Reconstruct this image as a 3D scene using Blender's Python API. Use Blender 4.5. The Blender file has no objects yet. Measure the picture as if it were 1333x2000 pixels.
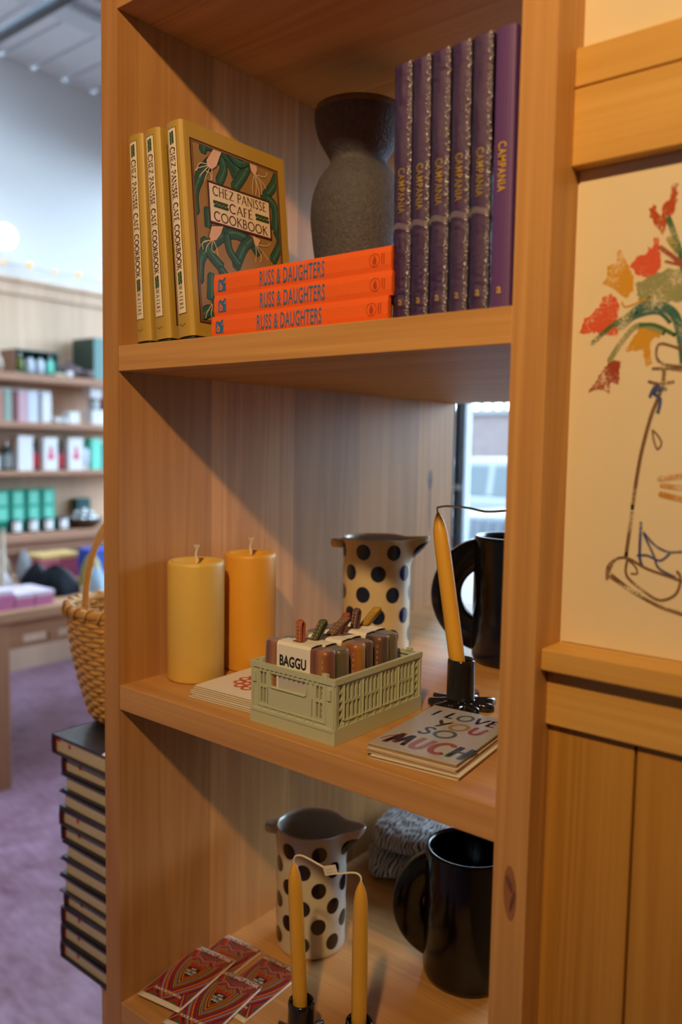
import bpy, math, random
from mathutils import Matrix, Vector
random.seed(7)
sc = bpy.context.scene
COL = sc.collection
PI = math.pi
# ------------------------------------------------------------------ camera
cam = bpy.data.cameras.new('camera')
cam.sensor_fit = 'VERTICAL'; cam.sensor_height = 36.0; cam.lens = 28.83
cam.clip_start = 0.02; cam.clip_end = 200
cam.dof.use_dof = True; cam.dof.focus_distance = 0.95; cam.dof.aperture_fstop = 3.0
co = bpy.data.objects.new('camera', cam); COL.objects.link(co)
Rz = Matrix.Rotation(0.67962, 3, 'Z'); Rx = Matrix.Rotation(-0.08096, 3, 'X'); Ry = Matrix.Rotation(-0.01789, 3, 'Y')
co.matrix_world = Matrix.Translation((0.8986, -0.6486, 1.46)) @ (Rz @ Rx @ Ry @ Matrix.Rotation(PI/2, 3, 'X')).to_4x4()
sc.camera = co
# ------------------------------------------------------------------ daylight, exposure
w = bpy.data.worlds.new('world'); sc.world = w; w.use_nodes = True
bg = w.node_tree.nodes['Background']; bg.inputs[0].default_value = (0.63, 0.82, 1.0, 1); bg.inputs[1].default_value = 14.0
sc.view_settings.view_transform = 'Standard'; sc.view_settings.look = 'None'
sc.view_settings.gamma = 1.0; sc.view_settings.use_curve_mapping = False
sc.view_settings.exposure = 0.0
sc.cycles.use_denoising = True
sc.cycles.max_bounces = 10; sc.cycles.diffuse_bounces = 5; sc.cycles.transparent_max_bounces = 16
sc.cycles.caustics_reflective = False; sc.cycles.caustics_refractive = False
sc.cycles.sample_clamp_indirect = 6.0
# portal: tells the renderer where the daylight comes in, gives no light of its own
pl = bpy.data.lights.new('window_portal', 'AREA'); pl.shape = 'RECTANGLE'; pl.size = 7.0; pl.size_y = 3.1
pl.cycles.is_portal = True
p2 = bpy.data.lights.new('added_opening_portal', 'AREA'); p2.shape = 'RECTANGLE'; p2.size = 2.0; p2.size_y = 1.1; p2.cycles.is_portal = True
pk = bpy.data.objects.new('added_opening_portal', p2); COL.objects.link(pk); pk.location = (-2.6, .65, 3.70)  # serves the added ceiling opening
po = bpy.data.objects.new('window_portal', pl); COL.objects.link(po); po.location = (-0.4, 3.12, 1.75); po.rotation_euler = (-PI/2, 0, 0)
# the warm track spotlight behind the photographer's right shoulder, aimed at the upper shelves
LAMP = Vector((1.10, -1.36, 2.67)); AIM = Vector((.42, 0, 1.98))
ll = bpy.data.lights.new('track_spot', 'SPOT'); ll.energy = 142; ll.color = (1.0, 0.64, 0.27); ll.shadow_soft_size = 0.045
ll.spot_size = 1.55; ll.spot_blend = 1.0
lo = bpy.data.objects.new('track_spot', ll); COL.objects.link(lo); lo.location = LAMP
lo.rotation_euler = (AIM-LAMP).to_track_quat('-Z', 'Y').to_euler()

# ------------------------------------------------------------------ helpers
class MB:
    """collects faces; build() links them as ONE mesh object"""
    def __init__(s): s.v = []; s.f = []; s.mi = []; s.sm = []; s.M = Matrix()
    def add(s, vs, fs, m=0, smooth=False):
        b = len(s.v); M = s.M
        s.v += [tuple(M @ Vector(p)) for p in vs]
        for f in fs:
            s.f.append([b+i for i in f]); s.mi.append(m); s.sm.append(smooth)
    def box(s, x0, x1, y0, y1, z0, z1, m=0):
        s.add([(x0,y0,z0),(x1,y0,z0),(x1,y1,z0),(x0,y1,z0),(x0,y0,z1),(x1,y0,z1),(x1,y1,z1),(x0,y1,z1)],
              [(0,3,2,1),(4,5,6,7),(0,1,5,4),(1,2,6,5),(2,3,7,6),(3,0,4,7)], m)
    def lathe(s, prof, n=48, c=(0,0,0), m=0, smooth=True, fn=None, cap0=True, cap1=True):
        vs = []
        for (r, z) in prof:
            for k in range(n):
                a = 2*PI*k/n; rr, zz = (r, z) if fn is None else fn(r, z, a)
                vs.append((c[0]+rr*math.cos(a), c[1]+rr*math.sin(a), c[2]+zz))
        fs = []
        for i in range(len(prof)-1):
            for k in range(n):
                k2 = (k+1) % n
                fs.append((i*n+k, i*n+k2, (i+1)*n+k2, (i+1)*n+k))
        s.add(vs, fs, m, smooth)
        b = len(s.v)-len(vs)
        if cap0: s.f.append([b+k for k in reversed(range(n))]); s.mi.append(m); s.sm.append(False)
        if cap1: s.f.append([b+(len(prof)-1)*n+k for k in range(n)]); s.mi.append(m); s.sm.append(False)
    def tube(s, pts, r, n=8, m=0, flat=None, up=None):
        pts = [Vector(p) for p in pts]; N = len(pts); vs = []
        prev = None
        for i, p in enumerate(pts):
            d = (pts[min(i+1, N-1)]-pts[max(i-1, 0)]).normalized()
            ref = Vector(up) if up else (Vector((0,0,1)) if abs(d.z) < .9 else Vector((1,0,0)))
            if prev is not None and up is None: ref = prev
            a = (ref-d*ref.dot(d)).normalized(); b = d.cross(a); prev = a
            rr = r[i] if isinstance(r, (list, tuple)) else r
            for k in range(n):
                t = 2*PI*k/n
                vs.append(tuple(p+a*(rr*math.cos(t))+b*(rr*(flat or 1)*math.sin(t))))
        fs = [(i*n+k, i*n+(k+1) % n, (i+1)*n+(k+1) % n, (i+1)*n+k) for i in range(N-1) for k in range(n)]
        s.add(vs, fs, m, True)
        s.add(vs[:n], [tuple(reversed(range(n)))], m); s.add(vs[-n:], [tuple(range(n))], m)
    def prism(s, poly, fn0, fn1, m=0):
        """solid between the outline put through fn0 and through fn1"""
        n = len(poly); vs = [fn0(*p) for p in poly]+[fn1(*p) for p in poly]
        s.add(vs, [tuple(reversed(range(n))), tuple(range(n, 2*n))]+[(i, (i+1) % n, n+(i+1) % n, n+i) for i in range(n)], m)
    def flat(s, polys, fn, m=0, e=6e-6):
        """thin print on a surface; each piece a hair above the last so that none coincide"""
        for k, (vs, fs) in enumerate(polys):
            P = [Vector(fn(*p)) for p in vs]; f = fs[0]
            nr = (P[f[1]]-P[f[0]]).cross(P[f[2]]-P[f[0]])
            nr = nr.normalized()*(e*(k % 9)) if nr.length > 1e-14 else Vector((0,0,0))
            s.add([tuple(p+nr) for p in P], fs, m)
    def build(s, name, mats, parent=None, loc=None, rot=None, bevel=0, seg=2, subsurf=0, sharp=None):
        me = bpy.data.meshes.new(name); me.from_pydata(s.v, [], s.f)
        for mt in (mats if isinstance(mats, (list, tuple)) else [mats]): me.materials.append(mt)
        me.polygons.foreach_set('material_index', s.mi); me.polygons.foreach_set('use_smooth', s.sm)
        me.update()
        o = bpy.data.objects.new(name, me); COL.objects.link(o)
        if parent: o.parent = parent
        if loc: o.location = loc
        if rot: o.rotation_euler = rot
        if bevel:
            b = o.modifiers.new('bevel', 'BEVEL'); b.width = bevel; b.segments = seg; b.limit_method = 'ANGLE'; b.angle_limit = 0.7
        if subsurf:
            q = o.modifiers.new('sub', 'SUBSURF'); q.levels = subsurf; q.render_levels = subsurf
        return o
def tag(o, label=None, cat=None, group=None, kind=None):
    if label: o['label'] = label
    if cat: o['category'] = cat
    if group: o['group'] = group
    if kind: o['kind'] = kind
    return o
def thing(name, label, cat, loc=(0,0,0), rot=(0,0,0), group=None):
    o = bpy.data.objects.new(name, None); COL.objects.link(o); o.empty_display_size = .02
    o.location = loc; o.rotation_euler = rot
    return tag(o, label, cat, group)
def dup(o, label=None, loc=None, rot=None, parent=None):
    c = o.copy(); COL.objects.link(c)
    if parent: c.parent = parent; c.matrix_parent_inverse = o.matrix_parent_inverse
    if label: c['label'] = label
    if loc: c.location = loc
    if rot: c.rotation_euler = rot
    for ch in list(o.children): dup(ch, parent=c)
    return c
ORD = ['topmost','second','third','fourth','fifth','sixth','seventh','eighth','ninth','tenth','eleventh','twelfth','lowest']
def bxy(o, x0, x1, y0, y1, z0, z1, m=0): o.box(x0, x1, y0, y1, z0, z1, m)

# 2-D shapes for print: lists of (verts, faces)
def disc(cx, cy, r, n=16, ry=None):
    return ([(cx+r*math.cos(2*PI*k/n), cy+(ry or r)*math.sin(2*PI*k/n)) for k in range(n)], [tuple(range(n))])
def rect(x0, y0, x1, y1): return ([(x0,y0),(x1,y0),(x1,y1),(x0,y1)], [(0,1,2,3)])
def poly(p): return (list(p), [tuple(range(len(p)))])
def stroke(pts, w, cap=True, taper=None):
    """one continuous mitred ribbon along the points"""
    q = [pts[0]]
    for p in pts[1:]:
        if math.hypot(p[0]-q[-1][0], p[1]-q[-1][1]) > w*.04: q.append(p)
    if len(q) < 2: q.append((pts[-1][0]+w*.05, pts[-1][1]))
    n = len(q); L = []; R = []; closed = math.hypot(q[0][0]-q[-1][0], q[0][1]-q[-1][1]) < w*.3 and n > 4
    D = []
    for i in range(n-1):
        dx, dy = q[i+1][0]-q[i][0], q[i+1][1]-q[i][1]; l = math.hypot(dx, dy) or 1e-9; D.append((dx/l, dy/l))
    for i in range(n):
        d0 = D[max(i-1, 0)] if not (closed and i == 0) else D[-1]; d1 = D[min(i, n-2)] if not (closed and i == n-1) else D[0]
        nx, ny = -(d0[1]+d1[1]), d0[0]+d1[0]; l = math.hypot(nx, ny)
        if l < .3: nx, ny = -d1[1], d1[0]; l = 1
        nx /= l; ny /= l; k = min(1.6, 1/max(.3, -nx*d1[1]+ny*d1[0]))
        hw = w/2*k*(taper(i/(n-1)) if taper else 1)
        L.append((q[i][0]+nx*hw, q[i][1]+ny*hw)); R.append((q[i][0]-nx*hw, q[i][1]-ny*hw))
    if cap and not closed:
        for end, d, sgn in ((0, D[0], -1), (n-1, D[-1], 1)):
            w_ = w*.28*sgn; c = (q[end][0]+d[0]*w_, q[end][1]+d[1]*w_); f = .55
            l = (c[0]+(L[end][0]-q[end][0])*f, c[1]+(L[end][1]-q[end][1])*f); r = (c[0]+(R[end][0]-q[end][0])*f, c[1]+(R[end][1]-q[end][1])*f)
            if end == 0: L.insert(0, l); R.insert(0, r); q.insert(0, c); n += 1
            else: L.append(l); R.append(r); n += 1
    m = len(L)
    out = []; c = 7                                        # in short lengths, so that a crossing line lies on its own level
    for a in range(0, m-1, c):
        b = min(a+c, m-1); k = b-a+1
        out.append((L[a:b+1]+R[a:b+1], [(k+i, k+i+1, i+1, i) for i in range(k-1)]))
    return out
def smooth_path(p, k=6):
    q = []; n = len(p)
    for i in range(n-1):
        a, b, c, d = p[max(i-1,0)], p[i], p[i+1], p[min(i+2,n-1)]
        for j in range(k):
            t = j/k
            q.append(tuple(0.5*((2*b[m])+(-a[m]+c[m])*t+(2*a[m]-5*b[m]+4*c[m]-d[m])*t*t+(-a[m]+3*b[m]-3*c[m]+d[m])*t**3) for m in range(len(b))))
    q.append(tuple(p[-1])); return q
def tx(polys, sx, sy, ox, oy): return [([(x*sx+ox, y*sy+oy) for x, y in v], f) for v, f in polys]
_tc = {}
def text(body, width=None, height=1.0, bold=0.0, ox=0, oy=0, align='L', space=1.0):
    """lettering as flat polygons, fitted to width x height"""
    key = (body, bold, space)
    if key not in _tc:
        cu = bpy.data.curves.new('t', 'FONT'); cu.body = body; cu.offset = bold; cu.resolution_u = 3; cu.space_character = space
        o = bpy.data.objects.new('t', cu); COL.objects.link(o)
        dg = bpy.context.evaluated_depsgraph_get(); me = bpy.data.meshes.new_from_object(o.evaluated_get(dg))
        vs = [(v.co.x, v.co.y) for v in me.vertices]; fs = [tuple(p.vertices) for p in me.polygons]
        bpy.data.objects.remove(o); bpy.data.curves.remove(cu); bpy.data.meshes.remove(me)
        xs = [v[0] for v in vs]; ys = [v[1] for v in vs]; a, b, c, d = min(xs), max(xs), min(ys), max(ys)
        # keep faces facing +
        _tc[key] = ([((x-a)/(d-c), (y-c)/(d-c)) for x, y in vs], fs, (b-a)/(d-c))
    vs, fs, asp = _tc[key]
    wd = width if width else asp*height
    ox -= {'L': 0, 'C': wd/2, 'R': wd}[align]
    return [([(x/asp*wd+ox, y*height+oy) for x, y in vs], fs)]
# drawn roman capitals: name -> (width, strokes (points, weight), serif feet)
def _arc(cx, cy, rx, ry, a0, a1, n=14): return [(cx+rx*math.cos(math.radians(a0+(a1-a0)*i/n)), cy+ry*math.sin(math.radians(a0+(a1-a0)*i/n))) for i in range(n+1)]
G = {
 'C': (.85, [(_arc(.48,.5,.42,.5,45,315),1)], [(.79,.86,.1)]),
 'H': (.80, [([(.12,0),(.12,1)],1), ([(.68,0),(.68,1)],1), ([(.12,.52),(.68,.52)],.6)], [(.12,0,.13),(.12,1,.13),(.68,0,.13),(.68,1,.13)]),
 'E': (.60, [([(.12,0),(.12,1)],1), ([(.12,.98),(.54,.98)],.6), ([(.12,.52),(.46,.52)],.6), ([(.12,.02),(.58,.02)],.6)], [(.08,0,.08),(.08,1,.08)]),
 'Z': (.75, [([(.08,.97),(.68,.97)],.6), ([(.68,.97),(.06,.03)],1), ([(.06,.03),(.72,.03)],.6)], []),
 'P': (.62, [([(.12,0),(.12,1)],1), ([(.12,.97)]+_arc(.32,.73,.24,.24,90,-90)+[(.12,.49)],.8)], [(.12,0,.13),(.08,1,.08)]),
 'A': (.80, [([(.04,0),(.40,1)],.65), ([(.40,1),(.76,0)],1), ([(.16,.34),(.64,.34)],.6)], [(.05,0,.1),(.75,0,.1)]),
 'N': (.85, [([(.12,0),(.12,1)],.65), ([(.12,1),(.74,0)],1), ([(.74,0),(.74,1)],.65)], [(.12,0,.12),(.74,1,.12),(.06,1,.08)]),
 'I': (.28, [([(.14,0),(.14,1)],1)], [(.14,0,.13),(.14,1,.13)]),
 'S': (.55, [(smooth_path([(.46,.84),(.34,.97),(.17,.95),(.09,.78),(.2,.6),(.38,.44),(.47,.25),(.36,.05),(.18,.03),(.06,.18)],4),.9)], []),
 'F': (.55, [([(.12,0),(.12,1)],1), ([(.12,.98),(.52,.98)],.6), ([(.12,.52),(.44,.52)],.6)], [(.12,0,.13),(.08,1,.08)]),
 'O': (.98, [(_arc(.49,.5,.43,.49,0,360,24),.95)], []),
 'K': (.72, [([(.12,0),(.12,1)],1), ([(.62,1),(.14,.47)],.65), ([(.26,.58),(.70,0)],1)], [(.12,0,.13),(.12,1,.13),(.62,1,.1),(.68,0,.1)]),
 'B': (.64, [([(.12,0),(.12,1)],1), ([(.12,.97)]+_arc(.30,.75,.20,.22,90,-90)+[(.12,.53)],.8), ([(.12,.53)]+_arc(.32,.28,.24,.25,90,-90)+[(.12,.03)],.85)], [(.08,0,.08),(.08,1,.08)]),
 'W': (1.1, [([(.05,1),(.32,0)],1), ([(.32,0),(.56,1)],.65), ([(.56,1),(.80,0)],1), ([(.80,0),(1.05,1)],.65)], [(.06,1,.1),(1.04,1,.1)]),
 'T': (.72, [([(.36,0),(.36,1)],1), ([(.04,.97),(.68,.97)],.6)], [(.36,0,.13)]),
 'R': (.70, [([(.12,0),(.12,1)],1), ([(.12,.97)]+_arc(.30,.74,.22,.23,90,-90)+[(.12,.51)],.8), ([(.3,.5),(.68,0)],1)], [(.12,0,.13),(.08,1,.08)]),
 'L': (.60, [([(.14,1),(.10,.03)],1), ([(.10,.03),(.55,.05)],.8)], []),
 'V': (.80, [([(.06,1),(.40,0)],1), ([(.40,0),(.76,1)],.8)], []),
 'Y': (.76, [([(.05,1),(.38,.5)],1), ([(.72,1),(.30,0)],1)], []),
 'U': (.80, [(smooth_path([(.12,1),(.12,.35),(.25,.06),(.45,.02),(.62,.2),(.68,1)],5),1)], []),
 'M': (.98, [([(.04,0),(.20,1)],1), ([(.20,1),(.42,.15)],.8), ([(.42,.15),(.70,1)],1), ([(.70,1),(.90,.02)],.8)], []),
 ' ': (.38, [], []),
}
def caps(body, width, height, weight=.14, serif=True, gap=.10, ox=0, oy=0, align='L'):
    polys = []; x = 0
    for ch in body:
        acc = ch == '\u00c9'; g = G['E' if acc else ch]
        for p, wt in g[1]: polys += [([(a+x, b) for a, b in v], f) for v, f in stroke(p, weight*wt, cap=False)]
        if serif:
            for (sx, sy, hw) in g[2]: polys.append(rect(sx-hw+x, sy-.025, sx+hw+x, sy+.025))
        if acc: polys.append(([(x+.25,1.08),(x+.42,1.30),(x+.52,1.26),(x+.31,1.06)], [(0,1,2,3)]))
        x += g[0]+gap
    x -= gap; sx = width/x
    ox -= {'L': 0, 'C': width/2, 'R': width}[align]
    return tx(polys, sx, height, ox, oy)

# ------------------------------------------------------------------ materials
def nt(name):
    m = bpy.data.materials.new(name); m.use_nodes = True
    return m, m.node_tree.nodes, m.node_tree.links, m.node_tree.nodes['Principled BSDF']
def rgb(h):
    return tuple(((c/255)/12.92 if c/255 <= .04045 else ((c/255+.055)/1.055)**2.4) for c in h)
def mat(name, col, rough=.55, metal=0, spec=.5, var=.0, vscale=30, bump=0, bscale=200, emit=0, coat=0, sheen=0):
    """plain coloured material with a little procedural variation"""
    m, N, L, B = nt(name)
    B.inputs['Roughness'].default_value = rough; B.inputs['Metallic'].default_value = metal
    B.inputs['Specular IOR Level'].default_value = spec; B.inputs['Coat Weight'].default_value = coat
    if sheen: B.inputs['Sheen Weight'].default_value = sheen
    tc = N.new('ShaderNodeTexCoord'); nz = N.new('ShaderNodeTexNoise'); nz.inputs['Scale'].default_value = vscale; nz.inputs['Detail'].default_value = 4
    L.new(tc.outputs['Object'], nz.inputs['Vector'])
    mx = N.new('ShaderNodeMix'); mx.data_type = 'RGBA'; L.new(nz.outputs['Fac'], mx.inputs['Factor'])
    mx.inputs['A'].default_value = tuple(c*(1-var) for c in col)+(1,); mx.inputs['B'].default_value = tuple(min(1, c*(1+var)) for c in col)+(1,)
    L.new(mx.outputs['Result'], B.inputs['Base Color'])
    if emit:
        B.inputs['Emission Color'].default_value = tuple(col)+(1,); B.inputs['Emission Strength'].default_value = emit
    if bump:
        nb = N.new('ShaderNodeTexNoise'); nb.inputs['Scale'].default_value = bscale; nb.inputs['Detail'].default_value = 5
        L.new(tc.outputs['Object'], nb.inputs['Vector'])
        bp = N.new('ShaderNodeBump'); bp.inputs['Strength'].default_value = bump; bp.inputs['Distance'].default_value = .002
        L.new(nb.outputs['Fac'], bp.inputs['Height']); L.new(bp.outputs['Normal'], B.inputs['Normal'])
    return m
def wood(name, light, dark, axis, rough=.5, planks=None, paxis=1, ring=1.0, pink=None, off=0.0):
    """straight-grained fir: streaks along one axis, board tones where planks are listed as (edge, factor)"""
    m, N, L, B = nt(name); B.inputs['Roughness'].default_value = rough; B.inputs['Specular IOR Level'].default_value = .35
    tc = N.new('ShaderNodeTexCoord')
    def noise(sc_long, sc_cross, detail, dist, seed):
        mp = N.new('ShaderNodeMapping'); s = [sc_cross]*3; s[axis] = sc_long
        mp.inputs['Scale'].default_value = s; mp.inputs['Location'].default_value = (seed+off, seed*1.7+off, seed*.6)
        L.new(tc.outputs['Object'], mp.inputs['Vector'])
        n = N.new('ShaderNodeTexNoise'); n.inputs['Scale'].default_value = 1; n.inputs['Detail'].default_value = detail; n.inputs['Distortion'].default_value = dist
        L.new(mp.outputs['Vector'], n.inputs['Vector']); return n.outputs['Fac']
    def math_(op, a, b):
        q = N.new('ShaderNodeMath'); q.operation = op
        for i, x in enumerate((a, b)):
            if isinstance(x, (int, float)): q.inputs[i].default_value = x
            else: L.new(x, q.inputs[i])
        return q.outputs[0]
    base = noise(.45, 11, 2, .25, 3.1)
    rings = math_('SINE', math_('MULTIPLY', base, 70*ring), 0)
    fine = noise(4, 260, 3, 0, 9.0); broad = noise(.5, 14, 2, .1, 5.5)
    f = math_('ADD', math_('MULTIPLY', rings, .09), math_('ADD', math_('MULTIPLY', fine, .45), math_('MULTIPLY', broad, .55)))
    r = N.new('ShaderNodeValToRGB'); L.new(f, r.inputs['Fac'])
    r.color_ramp.elements[0].position = .28; r.color_ramp.elements[0].color = tuple(dark)+(1,)
    r.color_ramp.elements[1].position = .72; r.color_ramp.elements[1].color = tuple(light)+(1,)
    out = r.outputs['Color']
    if planks:
        sp = N.new('ShaderNodeSeparateXYZ'); L.new(tc.outputs['Object'], sp.inputs[0])
        span = planks[-1][0]; dv = math_('DIVIDE', sp.outputs[paxis], span)
        rp = N.new('ShaderNodeValToRGB'); rp.color_ramp.interpolation = 'CONSTANT'; L.new(dv, rp.inputs['Fac'])
        e = rp.color_ramp.elements; e[0].position = 0; e[0].color = planks[0][1]+(1,); e.remove(e[1])
        for i in range(1, len(planks)):
            k = e.new(planks[i-1][0]/span); k.color = planks[i][1]+(1,)
        mx = N.new('ShaderNodeMix'); mx.data_type = 'RGBA'; mx.blend_type = 'MULTIPLY'; mx.inputs['Factor'].default_value = 1
        L.new(out, mx.inputs['A']); L.new(rp.outputs['Color'], mx.inputs['B']); out = mx.outputs['Result']
    L.new(out, B.inputs['Base Color'])
    bp = N.new('ShaderNodeBump'); bp.inputs['Strength'].default_value = .12; bp.inputs['Distance'].default_value = .0006
    L.new(fine, bp.inputs['Height']); L.new(bp.outputs['Normal'], B.inputs['Normal'])
    return m
def stripes(name, cols, axis=0, scale=10, rough=.5, dist=.6, sheen=0, bump=0, metal=0):
    """bands of several colours along an axis, wavering a little"""
    m, N, L, B = nt(name); B.inputs['Roughness'].default_value = rough; B.inputs['Metallic'].default_value = metal
    if sheen: B.inputs['Sheen Weight'].default_value = sheen
    tc = N.new('ShaderNodeTexCoord'); wv = N.new('ShaderNodeTexWave'); wv.wave_profile = 'SAW'
    wv.bands_direction = 'XYZ'[axis]; wv.inputs['Scale'].default_value = scale; wv.inputs['Distortion'].default_value = dist; wv.inputs['Detail'].default_value = 1
    L.new(tc.outputs['Object'], wv.inputs['Vector'])
    r = N.new('ShaderNodeValToRGB'); L.new(wv.outputs['Fac'], r.inputs['Fac']); e = r.color_ramp.elements
    e[0].position = 0; e[0].color = tuple(cols[0])+(1,); e[1].position = 1; e[1].color = tuple(cols[-1])+(1,)
    for i in range(1, len(cols)-1):
        k = e.new(i/(len(cols)-1)); k.color = tuple(cols[i])+(1,)
    L.new(r.outputs['Color'], B.inputs['Base Color'])
    if bump:
        bp = N.new('ShaderNodeBump'); bp.inputs['Strength'].default_value = bump; bp.inputs['Distance'].default_value = .003
        L.new(wv.outputs['Fac'], bp.inputs['Height']); L.new(bp.outputs['Normal'], B.inputs['Normal'])
    return m
def crayon(name, col, paper):
    m, N, L, B = nt(name); B.inputs['Roughness'].default_value = .8
    tc = N.new('ShaderNodeTexCoord'); n1 = N.new('ShaderNodeTexNoise'); n1.inputs['Scale'].default_value = 800; n1.inputs['Detail'].default_value = 3
    n2 = N.new('ShaderNodeTexNoise'); n2.inputs['Scale'].default_value = 45; n2.inputs['Detail'].default_value = 2
    for n in (n1, n2): L.new(tc.outputs['Object'], n.inputs['Vector'])
    ad = N.new('ShaderNodeMath'); ad.operation = 'ADD'; L.new(n1.outputs['Fac'], ad.inputs[0]); L.new(n2.outputs['Fac'], ad.inputs[1])
    r = N.new('ShaderNodeValToRGB'); L.new(ad.outputs[0], r.inputs['Fac'])
    hf = N.new('ShaderNodeMath'); hf.operation = 'MULTIPLY'; hf.inputs[1].default_value = .5
    L.new(ad.outputs[0], hf.inputs[0]); L.new(hf.outputs[0], r.inputs['Fac'])
    r.color_ramp.elements[0].position = .38; r.color_ramp.elements[0].color = tuple(paper)+(1,)
    r.color_ramp.elements[1].position = .47; r.color_ramp.elements[1].color = tuple(col)+(1,)
    L.new(r.outputs['Color'], B.inputs['Base Color']); return m
def film(name, col=(1,1,1), gloss=.25, bump=.6, bscale=60):
    """clear crinkled wrap / thin glass: mostly see-through, glossy"""
    m, N, L, B = nt(name); N.remove(B); out = N['Material Output']
    t = N.new('ShaderNodeBsdfTransparent'); t.inputs[0].default_value = tuple(col)+(1,)
    g = N.new('ShaderNodeBsdfGlossy'); g.inputs['Roughness'].default_value = .12
    fr = N.new('ShaderNodeFresnel'); fr.inputs['IOR'].default_value = 1.45
    sc_ = N.new('ShaderNodeMath'); sc_.operation = 'MULTIPLY'; sc_.inputs[1].default_value = gloss*4; L.new(fr.outputs[0], sc_.inputs[0])
    mx = N.new('ShaderNodeMixShader'); L.new(sc_.outputs[0], mx.inputs[0]); L.new(t.outputs[0], mx.inputs[1]); L.new(g.outputs[0], mx.inputs[2])
    L.new(mx.outputs[0], out.inputs['Surface'])
    if bump:
        tc = N.new('ShaderNodeTexCoord'); nz = N.new('ShaderNodeTexNoise'); nz.inputs['Scale'].default_value = bscale; nz.inputs['Detail'].default_value = 8; nz.inputs['Roughness'].default_value = .7
        L.new(tc.outputs['Object'], nz.inputs['Vector'])
        bp = N.new('ShaderNodeBump'); bp.inputs['Strength'].default_value = bump; bp.inputs['Distance'].default_value = .004
        L.new(nz.outputs['Fac'], bp.inputs['Height']); L.new(bp.outputs['Normal'], g.inputs['Normal']); L.new(bp.outputs['Normal'], fr.inputs['Normal'])
    return m
# ------------------------------------------------------------------ colours
FIR_L, FIR_D = (.63,.345,.125), (.46,.230,.075)
w_z = wood('fir_upright', FIR_L, FIR_D, 2)
w_x = wood('fir_shelf', FIR_L, FIR_D, 0, ring=.7)
w_panel = wood('fir_planks', FIR_L, FIR_D, 2, planks=[(.1585,(.86,.80,.72)),(.190,(1.18,1.16,1.15)),(.338,(1.06,1.02,1.02)),(.5124,(.74,.70,.71)),(.60,(.95,.92,.93)),(.70,(.84,.80,.80)),(.845,(1.10,1.05,1.06))])
w_wain = wood('fir_wainscot', (.54,.28,.055), (.40,.185,.028), 2, ring=1.6)
w_trim = wood('fir_trim', (.66,.39,.11), (.54,.29,.065), 0)
w_far = wood('far_wall_boards', (.86,.62,.44), (.74,.49,.32), 2, planks=[(i*.16+.16, (.9+.16*random.random(),)*3) for i in range(30)], paxis=1)
w_fshelf = wood('far_shelf_wood', (.50,.27,.17), (.38,.19,.11), 1)
w_table = wood('table_wood', (.46,.26,.15), (.34,.18,.10), 1)
w_tablev = wood('table_leg_wood', (.46,.26,.15), (.34,.18,.10), 2)
cream = mat('cream_plaster', (.72,.63,.47), .8, var=.03, vscale=12, bump=.08, bscale=300)
paper_c = (.72,.63,.48)
paper = mat('drawing_paper', paper_c, .85, var=.02, vscale=40)
white_wall = mat('white_wall', (.88,.88,.88), .8, var=.02, vscale=3)
ceil_m = mat('ceiling_boards', (.80,.82,.86), .7, var=.04, vscale=4)
ceil_d = mat('ceiling_groove', (.40,.44,.50), .8, var=.04)
pipe_m = mat('dark_pipe', (.055,.065,.08), .5, var=.1)
black_metal = mat('window_frame_metal', (.012,.016,.024), .45, var=.1)
glass = film('window_glass', (.96,.98,1), .12, 0)

# ------------------------------------------------------------------ setting
def struct(name, mb, m, **k):
    o = mb.build(name, m, **k); o['kind'] = 'structure'; return o
XW = -3.9; YW = 3.2; ZC = 3.73
# worn mauve painted floor
m, N, L, B = nt('mauve_floor'); B.inputs['Roughness'].default_value = .42
tc = N.new('ShaderNodeTexCoord')
n1 = N.new('ShaderNodeTexNoise'); n1.inputs['Scale'].default_value = 5; n1.inputs['Detail'].default_value = 7; n1.inputs['Distortion'].default_value = 1.2
mp = N.new('ShaderNodeMapping'); mp.inputs['Scale'].default_value = (14, 46, 1); mp.inputs['Rotation'].default_value = (0,0,.5)
n2 = N.new('ShaderNodeTexNoise'); n2.inputs['Scale'].default_value = 1; n2.inputs['Detail'].default_value = 5
L.new(tc.outputs['Object'], n1.inputs['Vector']); L.new(tc.outputs['Object'], mp.inputs['Vector']); L.new(mp.outputs['Vector'], n2.inputs['Vector'])
ad = N.new('ShaderNodeMath'); ad.operation = 'MULTIPLY_ADD'; ad.inputs[1].default_value = .45; L.new(n2.outputs['Fac'], ad.inputs[0])
h = N.new('ShaderNodeMath'); h.operation = 'MULTIPLY'; h.inputs[1].default_value = .55; L.new(n1.outputs['Fac'], h.inputs[0]); L.new(h.outputs[0], ad.inputs[2])
r = N.new('ShaderNodeValToRGB'); L.new(ad.outputs[0], r.inputs['Fac'])
r.color_ramp.elements[0].position = .32; r.color_ramp.elements[0].color = (.19,.085,.125,1)
r.color_ramp.elements[1].position = .68; r.color_ramp.elements[1].color = (.40,.25,.36,1)
L.new(r.outputs['Color'], B.inputs['Base Color'])
floor_m = m
b = MB(); b.box(XW-.1, 3.3, -3.1, YW+.1, -.1, 0); struct('floor', b, floor_m)
SKX0, SKX1, SKY0, SKY1 = -3.6, -1.6, .10, 1.20         # unseen ceiling opening, added to brighten the left half of the shop
b = MB()
for r_ in ((XW-.1, SKX0, -3.1, YW+.1), (SKX1, 3.3, -3.1, YW+.1), (SKX0, SKX1, -3.1, SKY0), (SKX0, SKX1, SKY1, YW+.1)): b.box(*r_, ZC+.02, ZC+.12)
x = -3.1
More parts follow.
